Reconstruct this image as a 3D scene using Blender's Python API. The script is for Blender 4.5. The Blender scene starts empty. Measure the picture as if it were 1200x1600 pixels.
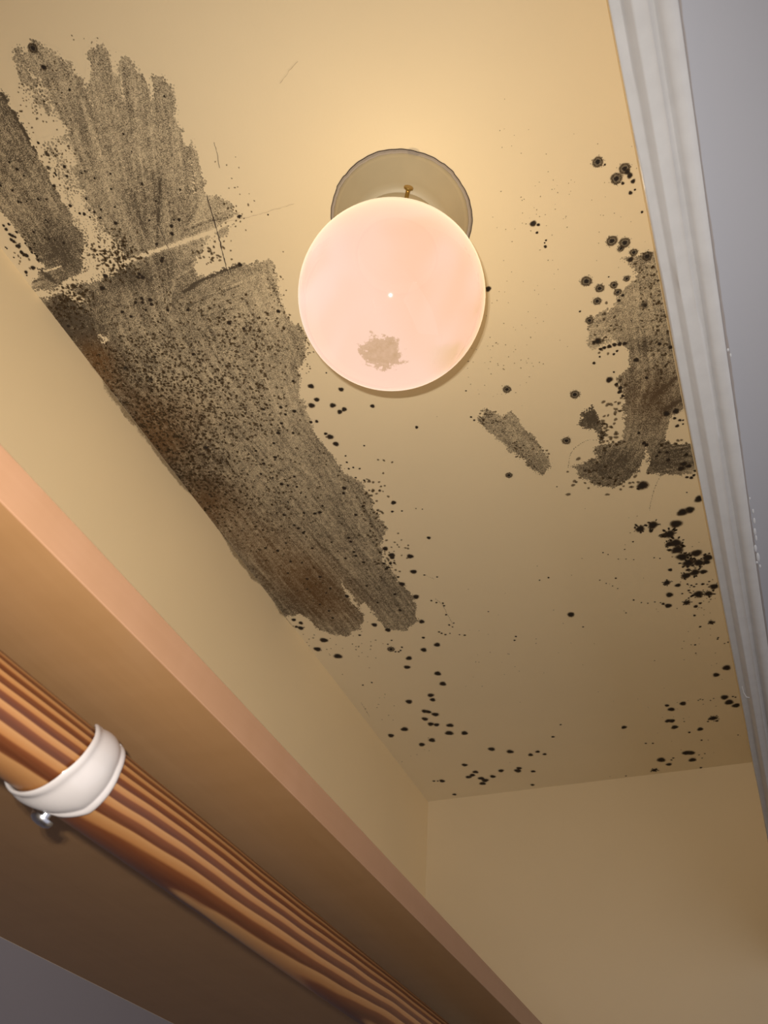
import bpy, bmesh, math, random
import numpy as np
from mathutils import Vector, Matrix

# ---------------------------------------------------------------- camera, world, lights, exposure
C = bpy.context.scene.collection
S = bpy.context.scene
EYE = 1.55                                   # camera height above the floor; all other sizes are in millimetres from the eye
def W(x, y, z): return Vector((x / 1000, y / 1000, EYE + z / 1000))

cam_d = bpy.data.cameras.new('camera'); cam = bpy.data.objects.new('camera', cam_d); C.objects.link(cam)
ROT = Matrix([[0.9215136, 0.2284217, 0.3140642], [0.3820327, -0.6784474, -0.6275031], [0.0697407, 0.6982354, -0.712463]])
cam.matrix_world = Matrix.Translation((0, 0, EYE)) @ ROT.to_4x4()
cam_d.sensor_fit = 'VERTICAL'; cam_d.sensor_height = 36; cam_d.lens = 36 * 1243.756 / 1600
cam_d.clip_start = 0.01
cam_d.dof.use_dof = True; cam_d.dof.focus_distance = 0.8; cam_d.dof.aperture_fstop = cam_d.lens / 1.5
S.camera = cam
S.view_settings.view_transform = 'Standard'; S.view_settings.look = 'None'
S.view_settings.gamma = 1; S.view_settings.use_curve_mapping = False
S.view_settings.exposure = 0.36

world = bpy.data.worlds.new('world'); S.world = world; world.use_nodes = True
world.node_tree.nodes['Background'].inputs[0].default_value = (0.72, 0.72, 0.80, 1)
world.node_tree.nodes['Background'].inputs[1].default_value = 0.66

def lamp_light(name, loc, power, col, radius, kind='POINT'):
    l = bpy.data.lights.new(name, kind); l.energy = power; l.color = col; l.shadow_soft_size = radius
    o = bpy.data.objects.new(name, l); C.objects.link(o); o.location = loc; return o
FLASH = 11.8
for k in (-1, 1):                            # the two diodes of the telephone's torch, beside the lens
    off = ROT @ Vector((-0.016 + 0.004 * k, 0.024, 0.004))
    d = lamp_light('torch_diode', Vector((0, 0, EYE)) + off, FLASH / 2, (1, 0.95, 0.86), 0.002, 'SPOT')
    d.data.spot_size = math.radians(108); d.data.spot_blend = 1.0; d.rotation_euler = ROT.to_euler()

BULB = 3.0                                   # the lamp's own bulb, inside its opal glass

# ---------------------------------------------------------------- helpers
def nt(name):
    m = bpy.data.materials.new(name); m.use_nodes = True; t = m.node_tree; t.nodes.clear()
    out = t.nodes.new('ShaderNodeOutputMaterial'); b = t.nodes.new('ShaderNodeBsdfPrincipled')
    t.links.new(b.outputs[0], out.inputs[0]); return m, t, b, out
def N(t, kind, **kw):
    n = t.nodes.new('ShaderNode' + kind)
    for k, v in kw.items():
        if k.startswith('i_'): n.inputs[k[2:].replace('_', ' ')].default_value = v
        else: setattr(n, k, v)
    return n
def M_(t, op, a, b=None, c=None, clamp=False):
    n = t.nodes.new('ShaderNodeMath'); n.operation = op; n.use_clamp = clamp
    for i, v in enumerate((a, b, c)):
        if v is None: continue
        if isinstance(v, (int, float)): n.inputs[i].default_value = v
        else: t.links.new(v, n.inputs[i])
    return n.outputs[0]
def MIX(t, fac, a, b, blend='MIX'):
    n = t.nodes.new('ShaderNodeMix'); n.data_type = 'RGBA'; n.blend_type = blend; n.clamp_factor = True
    for s, v in ((n.inputs[0], fac), (n.inputs[6], a), (n.inputs[7], b)):
        if isinstance(v, (int, float)): s.default_value = v
        elif isinstance(v, tuple): s.default_value = (*v, 1)
        else: t.links.new(v, s)
    return n.outputs[2]
def pos(t, scale=(1, 1, 1), rot=(0, 0, 0)):
    g = t.nodes.new('ShaderNodeNewGeometry'); m = t.nodes.new('ShaderNodeMapping')
    m.inputs['Scale'].default_value = scale; m.inputs['Rotation'].default_value = rot
    t.links.new(g.outputs['Position'], m.inputs[0]); return m.outputs[0]
def noise(t, vec, scale, detail=2, rough=.5, dist=0):
    n = N(t, 'TexNoise'); n.inputs['Scale'].default_value = scale; n.inputs['Detail'].default_value = detail
    n.inputs['Roughness'].default_value = rough; n.inputs['Distortion'].default_value = dist
    t.links.new(vec, n.inputs['Vector']); return n.outputs['Fac']
def sstep(t, v, lo, hi):
    n = t.nodes.new('ShaderNodeMapRange'); n.interpolation_type = 'SMOOTHSTEP'
    n.inputs[1].default_value = lo; n.inputs[2].default_value = hi; t.links.new(v, n.inputs[0]); return n.outputs[0]
def bump(t, b, h, strength, dist):
    n = t.nodes.new('ShaderNodeBump'); n.inputs['Strength'].default_value = strength; n.inputs['Distance'].default_value = dist
    t.links.new(h, n.inputs['Height']); t.links.new(n.outputs[0], b.inputs['Normal'])
def attr(t, name):
    n = t.nodes.new('ShaderNodeAttribute'); n.attribute_name = name; return n.outputs['Fac']
def hexa(r, g, b): return tuple(((c / 255) / 12.92 if c / 255 < .04045 else ((c / 255 + .055) / 1.055) ** 2.4) for c in (r, g, b))

def mesh(name, verts, faces, mat, parent=None, smooth=False):
    me = bpy.data.meshes.new(name); me.from_pydata([tuple(v) for v in verts], [], faces); me.update()
    o = bpy.data.objects.new(name, me); C.objects.link(o); me.materials.append(mat)
    if smooth: me.polygons.foreach_set('use_smooth', [True] * len(me.polygons))
    if parent: o.parent = parent
    return o
def from_bm(name, bm, mat, parent=None, smooth=True, bevel=0, sharp=40):
    bmesh.ops.recalc_face_normals(bm, faces=bm.faces)
    me = bpy.data.meshes.new(name); bm.to_mesh(me); bm.free(); me.materials.append(mat)
    o = bpy.data.objects.new(name, me); C.objects.link(o)
    if smooth:
        me.polygons.foreach_set('use_smooth', [True] * len(me.polygons))
        me.set_sharp_from_angle(angle=math.radians(sharp))
    if bevel:
        b = o.modifiers.new('edge', 'BEVEL'); b.width = bevel; b.segments = 3; b.limit_method = 'ANGLE'
    if parent: o.parent = parent
    return o
def tag(o, label=None, cat=None, group=None, kind=None):
    for k, v in (('label', label), ('category', cat), ('group', group), ('kind', kind)):
        if v: o[k] = v
    return o
def empty(name, loc, **kw):
    o = bpy.data.objects.new(name, None); C.objects.link(o); o.empty_display_size = .05; o.location = loc
    return tag(o, **kw)
def reparent(o, p):                          # meshes are modelled in room coordinates; keep them there under their thing
    o.parent = p; o.matrix_parent_inverse = Matrix.Translation(-p.location); return o
def box_bm(x0, x1, y0, y1, z0, z1):
    bm = bmesh.new()
    bmesh.ops.create_cube(bm, size=1, matrix=Matrix.Translation(W((x0 + x1) / 2, (y0 + y1) / 2, (z0 + z1) / 2)) @ Matrix.Diagonal(((x1 - x0) / 1000, (y1 - y0) / 1000, (z1 - z0) / 1000, 1)))
    return bm
def lathe_bm(profile, centre, axis=Vector((0, 0, 1)), seg=64, closed=False, wob=None):
    """profile: (radius mm, height mm) along axis from centre"""
    bm = bmesh.new(); q = Vector((0, 0, 1)).rotation_difference(axis.normalized()); rings = []
    for r, h in profile:
        if r < 1e-4: rings.append([bm.verts.new(centre + q @ Vector((0, 0, h / 1000)))]); continue
        ring = []
        for i in range(seg):
            a = 2 * math.pi * i / seg; rr = r + (wob(a, r) if wob else 0)
            ring.append(bm.verts.new(centre + q @ Vector((rr * math.cos(a) / 1000, rr * math.sin(a) / 1000, h / 1000))))
        rings.append(ring)
    pairs = list(zip(rings, rings[1:])) + ([(rings[-1], rings[0])] if closed else [])
    for A, B in pairs:
        for i in range(seg):
            j = (i + 1) % seg
            if len(A) == 1 and len(B) == 1: break
            if len(A) == 1: bm.faces.new((A[0], B[j], B[i]))
            elif len(B) == 1: bm.faces.new((A[i], A[j], B[0]))
            else: bm.faces.new((A[i], A[j], B[j], B[i]))
    return bm

# ---------------------------------------------------------------- paints
H = 756.0                                    # ceiling above the eye
CREAM = (0.80, 0.675, 0.455)
def paint(name, col, mould=False, wallmould=False, rough=.45, bstr=.35):
    m, t, b, out = nt(name); p = pos(t)
    big = noise(t, p, 5, 3); base = MIX(t, big, tuple(c * .95 for c in col), tuple(min(1, c * 1.05) for c in col))
    orange = noise(t, p, 330, 2, .55); roll = noise(t, p, 28, 4, .6); brush = noise(t, pos(t, (180, 12, 60), (0, 0, .5)), 1, 3)
    h = M_(t, 'ADD', M_(t, 'MULTIPLY', orange, .35), M_(t, 'ADD', M_(t, 'MULTIPLY', roll, 1.0), M_(t, 'MULTIPLY', brush, .25)))
    if mould:
        cover, dens, brown, streak = (attr(t, k) for k in ('cover', 'dens', 'brown', 'streak'))
        v = N(t, 'TexVoronoi'); v.inputs['Scale'].default_value = 430; t.links.new(p, v.inputs['Vector'])
        fine = noise(t, p, 900, 2, .7); mid = noise(t, p, 260, 3, .65)
        vd = M_(t, 'ADD', v.outputs['Distance'], M_(t, 'MULTIPLY', M_(t, 'SUBTRACT', fine, .5), .35))
        spot = M_(t, 'ADD', M_(t, 'DIVIDE', M_(t, 'SUBTRACT', M_(t, 'MULTIPLY', cover, 1.15), vd), .14), .5, clamp=True)
        a = M_(t, 'ADD', M_(t, 'ADD', dens, .04), M_(t, 'MULTIPLY', M_(t, 'SUBTRACT', fine, .5), 2.2))
        a = M_(t, 'ADD', a, M_(t, 'MULTIPLY', M_(t, 'SUBTRACT', mid, .5), .9))
        a = M_(t, 'ADD', a, M_(t, 'MULTIPLY', M_(t, 'SUBTRACT', streak, .5), .6))
        a = M_(t, 'MULTIPLY', M_(t, 'MINIMUM', M_(t, 'MAXIMUM', a, .12), .97), spot, clamp=True)
        mc = MIX(t, brown, (.062, .047, .031), (.085, .040, .010))
        base = MIX(t, a, base, mc)
        base = MIX(t, M_(t, 'MULTIPLY', M_(t, 'MULTIPLY', brown, .45), spot), base, (.16, .075, .02))
        rr = M_(t, 'ADD', M_(t, 'MULTIPLY', a, .4), rough); t.links.new(rr, b.inputs['Roughness'])
        h = M_(t, 'ADD', h, M_(t, 'MULTIPLY', a, .1))
    else: b.inputs['Roughness'].default_value = rough
    if wallmould:
        sx = N(t, 'SeparateXYZ'); t.links.new(p, sx.inputs[0])
        fr = noise(t, p, 60, 4, .7); fn = noise(t, p, 500, 2, .7); lo = noise(t, p, 9, 2)
        dz = M_(t, 'SUBTRACT', EYE + H / 1000, sx.outputs[2])
        env = M_(t, 'MULTIPLY', sstep(t, sx.outputs[1], .26, .36), sstep(t, sx.outputs[1], .98, .80))
        reach = M_(t, 'MULTIPLY', M_(t, 'MULTIPLY', env, sstep(t, lo, .40, .62)), M_(t, 'MULTIPLY', fr, .018))
        am = sstep(t, M_(t, 'SUBTRACT', M_(t, 'ADD', reach, M_(t, 'MULTIPLY', M_(t, 'SUBTRACT', fn, .5), .006)), dz), -.001, .003)
        am = M_(t, 'MULTIPLY', M_(t, 'MULTIPLY', am, env), M_(t, 'ADD', fn, .15), clamp=True)
        base = MIX(t, am, base, (.13, .075, .03))
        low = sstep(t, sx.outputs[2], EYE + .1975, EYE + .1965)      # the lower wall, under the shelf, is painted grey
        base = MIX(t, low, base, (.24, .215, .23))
    t.links.new(base, b.inputs['Base Color']); bump(t, b, h, bstr, .0006)
    b.inputs['Specular IOR Level'].default_value = .35
    return m
M_ceil = paint('cream_ceiling_paint', CREAM)
M_mould = paint('cream_ceiling_paint_with_mould', CREAM, mould=True)
M_left = paint('cream_wall_paint', (0.93, 0.76, 0.48), wallmould=True, bstr=.2)
M_far = paint('cream_far_wall_paint', (0.82, 0.69, 0.48), bstr=.2)
M_grey = paint('pale_grey_wall_paint', (0.26, 0.26, 0.29), bstr=.12, rough=.6)
M_floor = paint('floor_vinyl', (0.25, 0.20, 0.15))

def simple(name, col, rough=.4, metal=0, spec=.5, coat=0, nz=0, bs=0):
    m, t, b, out = nt(name); b.inputs['Roughness'].default_value = rough; b.inputs['Metallic'].default_value = metal
    b.inputs['Specular IOR Level'].default_value = spec; b.inputs['Coat Weight'].default_value = coat
    n = noise(t, pos(t), nz or 40, 4)
    t.links.new(MIX(t, n, tuple(c * .9 for c in col), tuple(min(1, c * 1.08) for c in col)), b.inputs['Base Color'])
    if bs: bump(t, b, n, bs, .0005)
    return m
M_trim = simple('white_gloss_trim_paint', (.37, .36, .365), .22, bs=.15, nz=90)
M_caulk = simple('white_caulk', (.42, .42, .44), .3, bs=.6, nz=200)
M_pan = simple('painted_lamp_pan', (.54, .46, .30), .5, nz=30)
M_crust = simple('cracked_grey_plaster_edge', (.36, .31, .26), .8, bs=1, nz=500)
M_brass = simple('aged_brass', (.42, .28, .08), .35, .9)
M_steel = simple('zinc_screw', (.62, .62, .66), .25, 1)
M_plast = simple('white_enamel', (.45, .41, .40), .22, coat=.4)

def wood_shelf(name, k):
    m, t, b, out = nt(name)
    g1 = noise(t, pos(t, (60, 3.2, 60), (0, 0, .03)), 1, 5, .62, .4); g2 = noise(t, pos(t, (420, 12, 420)), 1, 3, .6)
    fl = noise(t, pos(t, (16, 60, 16)), 1, 2)
    c = MIX(t, g1, (.22, .115, .042), (.30, .165, .070)); c = MIX(t, M_(t, 'MULTIPLY', g2, .35), c, (.21, .10, .04))
    c = MIX(t, M_(t, 'MULTIPLY', fl, .25), c, (.37, .21, .105)); c = MIX(t, 1.0, c, k, 'MULTIPLY')
    t.links.new(c, b.inputs['Base Color']); b.inputs['Roughness'].default_value = .42; bump(t, b, g2, .15, .0003); return m
def wood_rod():
    m, t, b, out = nt('varnished_pine')
    g = t.nodes.new('ShaderNodeNewGeometry'); s = N(t, 'SeparateXYZ'); t.links.new(g.outputs['Position'], s.inputs[0])
    wob = noise(t, pos(t, (9, 5, 9)), 1, 3, .5); wob2 = noise(t, pos(t, (60, 9, 60)), 1, 2)
    # growth rings: cylinders about a pith line that drifts along the rod, so the rings leave long pointed figures
    px = M_(t, 'ADD', s.outputs[0], M_(t, 'MULTIPLY', s.outputs[1], 0.012)); pz = M_(t, 'ADD', s.outputs[2], M_(t, 'MULTIPLY', s.outputs[1], -0.020))
    dx = M_(t, 'SUBTRACT', px, -0.262); dz = M_(t, 'SUBTRACT', pz, 1.76)
    r = M_(t, 'SQRT', M_(t, 'ADD', M_(t, 'MULTIPLY', dx, dx), M_(t, 'MULTIPLY', dz, dz)))
    r = M_(t, 'ADD', r, M_(t, 'MULTIPLY', M_(t, 'SUBTRACT', wob, .5), .006)); r = M_(t, 'ADD', r, M_(t, 'MULTIPLY', M_(t, 'SUBTRACT', wob2, .5), .0012))
    f = M_(t, 'FRACT', M_(t, 'MULTIPLY', r, 215.))
    ramp = t.nodes.new('ShaderNodeValToRGB'); e = ramp.color_ramp.elements
    e[0].position = 0; e[0].color = (.33, .165, .060, 1); e[1].position = .36; e[1].color = (.28, .115, .034, 1)
    for p_, c_ in ((.47, (.11, .026, .005, 1)), (.86, (.050, .009, .002, 1)), (.94, (.07, .014, .003, 1)), (1, (.31, .15, .055, 1))):
        q = e.new(p_); q.color = c_
    t.links.new(f, ramp.inputs[0])
    fib = noise(t, pos(t, (700, 14, 700)), 1, 3)
    c = MIX(t, M_(t, 'MULTIPLY', fib, .16), ramp.outputs[0], (.34, .15, .06))
    t.links.new(c, b.inputs['Base Color']); b.inputs['Roughness'].default_value = .38; b.inputs['Coat Weight'].default_value = .15; b.inputs['Coat Roughness'].default_value = .3
    return m
M_shelf = wood_shelf('maple_veneer', (1, 1, 1)); M_band = wood_shelf('pink_edge_banding', (1.2, 1.22, 1.62)); M_rod = wood_rod()

def globe_mat(centre):
    m, t, b, out = nt('pink_opal_glass_lit'); g = t.nodes.new('ShaderNodeNewGeometry')
    sub = t.nodes.new('ShaderNodeVectorMath'); sub.operation = 'SUBTRACT'; sub.inputs[1].default_value = centre
    t.links.new(g.outputs['Position'], sub.inputs[0]); P = sub.outputs[0]
    sx = N(t, 'SeparateXYZ'); t.links.new(P, sx.inputs[0])
    n1 = noise(t, P, 11, 2, .5, .4); n2 = noise(t, P, 19, 2)
    side = sstep(t, sx.outputs[0], -.06, .075)
    c = MIX(t, side, (.97, .72, .63), (.98, .53, .34))
    c = MIX(t, sstep(t, n1, .42, .62), c, (.98, .63, .49))
    up = sstep(t, sx.outputs[2], -.035, .03); c = MIX(t, M_(t, 'MULTIPLY', up, .8), c, (.98, .73, .46))
    yel = M_(t, 'MULTIPLY', sstep(t, n2, .50, .60), M_(t, 'MULTIPLY', sstep(t, sx.outputs[0], .015, .05), sstep(t, sx.outputs[1], .0, .04)))
    c = MIX(t, M_(t, 'MULTIPLY', yel, .6), c, (.72, .46, .19))
    # a rust coloured dirt patch on the underside of the glass
    d = t.nodes.new('ShaderNodeVectorMath'); d.operation = 'DISTANCE'; d.inputs[1].default_value = (-0.00491, 0.00383, -0.07926); t.links.new(P, d.inputs[0])
    sc = M_(t, 'ADD', M_(t, 'MULTIPLY', M_(t, 'SUBTRACT', noise(t, P, 130, 5, .72), .5), .042), d.outputs['Value'])
    st = M_(t, 'MULTIPLY', sstep(t, sc, .0185, .0145), M_(t, 'ADD', M_(t, 'MULTIPLY', noise(t, P, 260, 2), .5), .45), clamp=True)
    c = MIX(t, M_(t, 'MULTIPLY', st, .95), c, (.40, .22, .07))
    t.links.new(c, b.inputs['Emission Color']); b.inputs['Emission Strength'].default_value = .77
    b.inputs['Base Color'].default_value = (.03, .03, .03, 1); b.inputs['Roughness'].default_value = .05
    t.links.new(M_(t, 'MULTIPLY', M_(t, 'SUBTRACT', 1, g.outputs['Backfacing']), .5), b.inputs['Specular IOR Level'])
    tr = t.nodes.new('ShaderNodeBsdfTransparent'); mx = t.nodes.new('ShaderNodeMixShader'); mx.inputs[0].default_value = .88
    t.links.new(tr.outputs[0], mx.inputs[1]); t.links.new(b.outputs[0], mx.inputs[2]); t.links.new(mx.outputs[0], out.inputs[0])
    return m

# ---------------------------------------------------------------- the closet shell
XL, XR, YF, YN = -566.0, 57.5, 1464.5, -420.0
def slab(name, x0, x1, y0, y1, z0, z1, mat):
    return tag(from_bm(name, box_bm(x0, x1, y0, y1, z0, z1), mat, smooth=False), kind='structure')
ceiling = slab('ceiling', XL - 60, XR + 60, YN - 60, YF + 60, H, H + 40, M_ceil)
slab('wall_left', XL - 60, XL, YN - 60, YF + 60, -1550, H, M_left)
slab('wall_far', XL, 900, YF, YF + 60, -1550, H, M_far)
slab('wall_near', XL, 900, YN - 60, YN, -1550, H, M_far)
slab('wall_front', XR, XR + 60, YN, YF, 424, H, M_far)              # the header over the closet opening
slab('wall_right', 61.4, 900, YN, YF, 421, 424, M_grey)
slab('floor', XL, 900, YN, YF, -1560, -1550, M_floor)
# moulded head trim of the opening, its small beads running the whole length
prof = [(33.0, 423.5), (33.1, 420.5), (34.0, 419.8), (37.6, 420.4), (38.6, 419.6), (41.2, 414.2), (42.2, 413.8), (46.0, 415.0), (48.0, 413.9), (49.8, 415.2), (51.0, 415.8), (52.6, 413.2), (54.2, 411.8), (57.6, 411.6), (60.2, 412.8), (61.2, 420.9), (64.0, 421.4), (64.0, 440), (57.4, 440), (57.4, 424), (34, 424)]
ys = list(np.arange(YN, YF + 1, 15.0)); vs = []; fs = []
rng = random.Random(5)
for y in ys:
    for x, z in prof: vs.append(W(x + .15 * math.sin(y / 37 + x), y, z + .12 * math.sin(y / 53 + x * 2)))
n = len(prof)
for i in range(len(ys) - 1):
    for j in range(n): k = (j + 1) % n; fs.append((i * n + j, i * n + k, (i + 1) * n + k, (i + 1) * n + j))
fs.append(tuple(range(n))); fs.append(tuple(reversed(range((len(ys) - 1) * n, len(ys) * n))))
trim = mesh('trim_1', vs, fs, M_trim, smooth=True); tag(trim, kind='structure'); trim.data.set_sharp_from_angle(angle=math.radians(55))
# blobs of caulk along the seam between trim and grey wall
bm = bmesh.new()
def blob(bm, x, y, z, r, sx=1, sy=1, sz=.6):
    bmesh.ops.create_icosphere(bm, subdivisions=2, radius=r / 1000, matrix=Matrix.Translation(W(x, y, z)) @ Matrix.Diagonal((sx, sy, sz, 1)))
for x, y, r in [(64.0, 453.8, 0.7200000000000001), (64.0, 463.9, 0.8800000000000001), (63.4, 475.5, 1.04), (63.7, 482.7, 0.8), (62.3, 493.8, 1.1199999999999999), (63.2, 504.4, 1.2800000000000002), (61.9, 510.0, 0.96), (63.7, 515.1, 0.8), (52.0, 216.5, 0.6400000000000001), (56.2, 221.1, 1.04), (57.2, 224.0, 0.8800000000000001), (62.2, 311.3, 0.6400000000000001), (63.2, 315.5, 0.48), (63.0, 440.3, 0.5599999999999999)]: blob(bm, x, y, 420.8, r, 1, rng.uniform(1.5, 4.5), .45)
from_bm('caulk_bead', bm, M_caulk, parent=trim)
vs, fs = [], []  # thin dark ribbon: the shadow line along the seam, painted in as brown-grey colour
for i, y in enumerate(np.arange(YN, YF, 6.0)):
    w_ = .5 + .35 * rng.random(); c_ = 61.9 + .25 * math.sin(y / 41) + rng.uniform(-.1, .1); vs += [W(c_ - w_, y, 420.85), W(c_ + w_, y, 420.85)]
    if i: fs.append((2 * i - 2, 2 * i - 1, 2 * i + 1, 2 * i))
mesh('seam_shade', vs, fs, simple('brownish_seam_shade', (.20, .175, .17), .7), parent=trim)
bm = bmesh.new(); pts = [(35.8, 669.6, 417.0), (36.0, 679.2, 416.5), (37.5, 686.1, 416.2), (40.1, 687.9, 416.2)]
for (x0, y0, z0), (x1, y1, z1) in zip(pts, pts[1:]):
    for k in range(6): blob(bm, x0 + (x1 - x0) * k / 6, y0 + (y1 - y0) * k / 6, z0 + (z1 - z0) * k / 6, .45, 1, 1, 1)
from_bm('paint_drip', bm, M_caulk, parent=trim)

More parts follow.
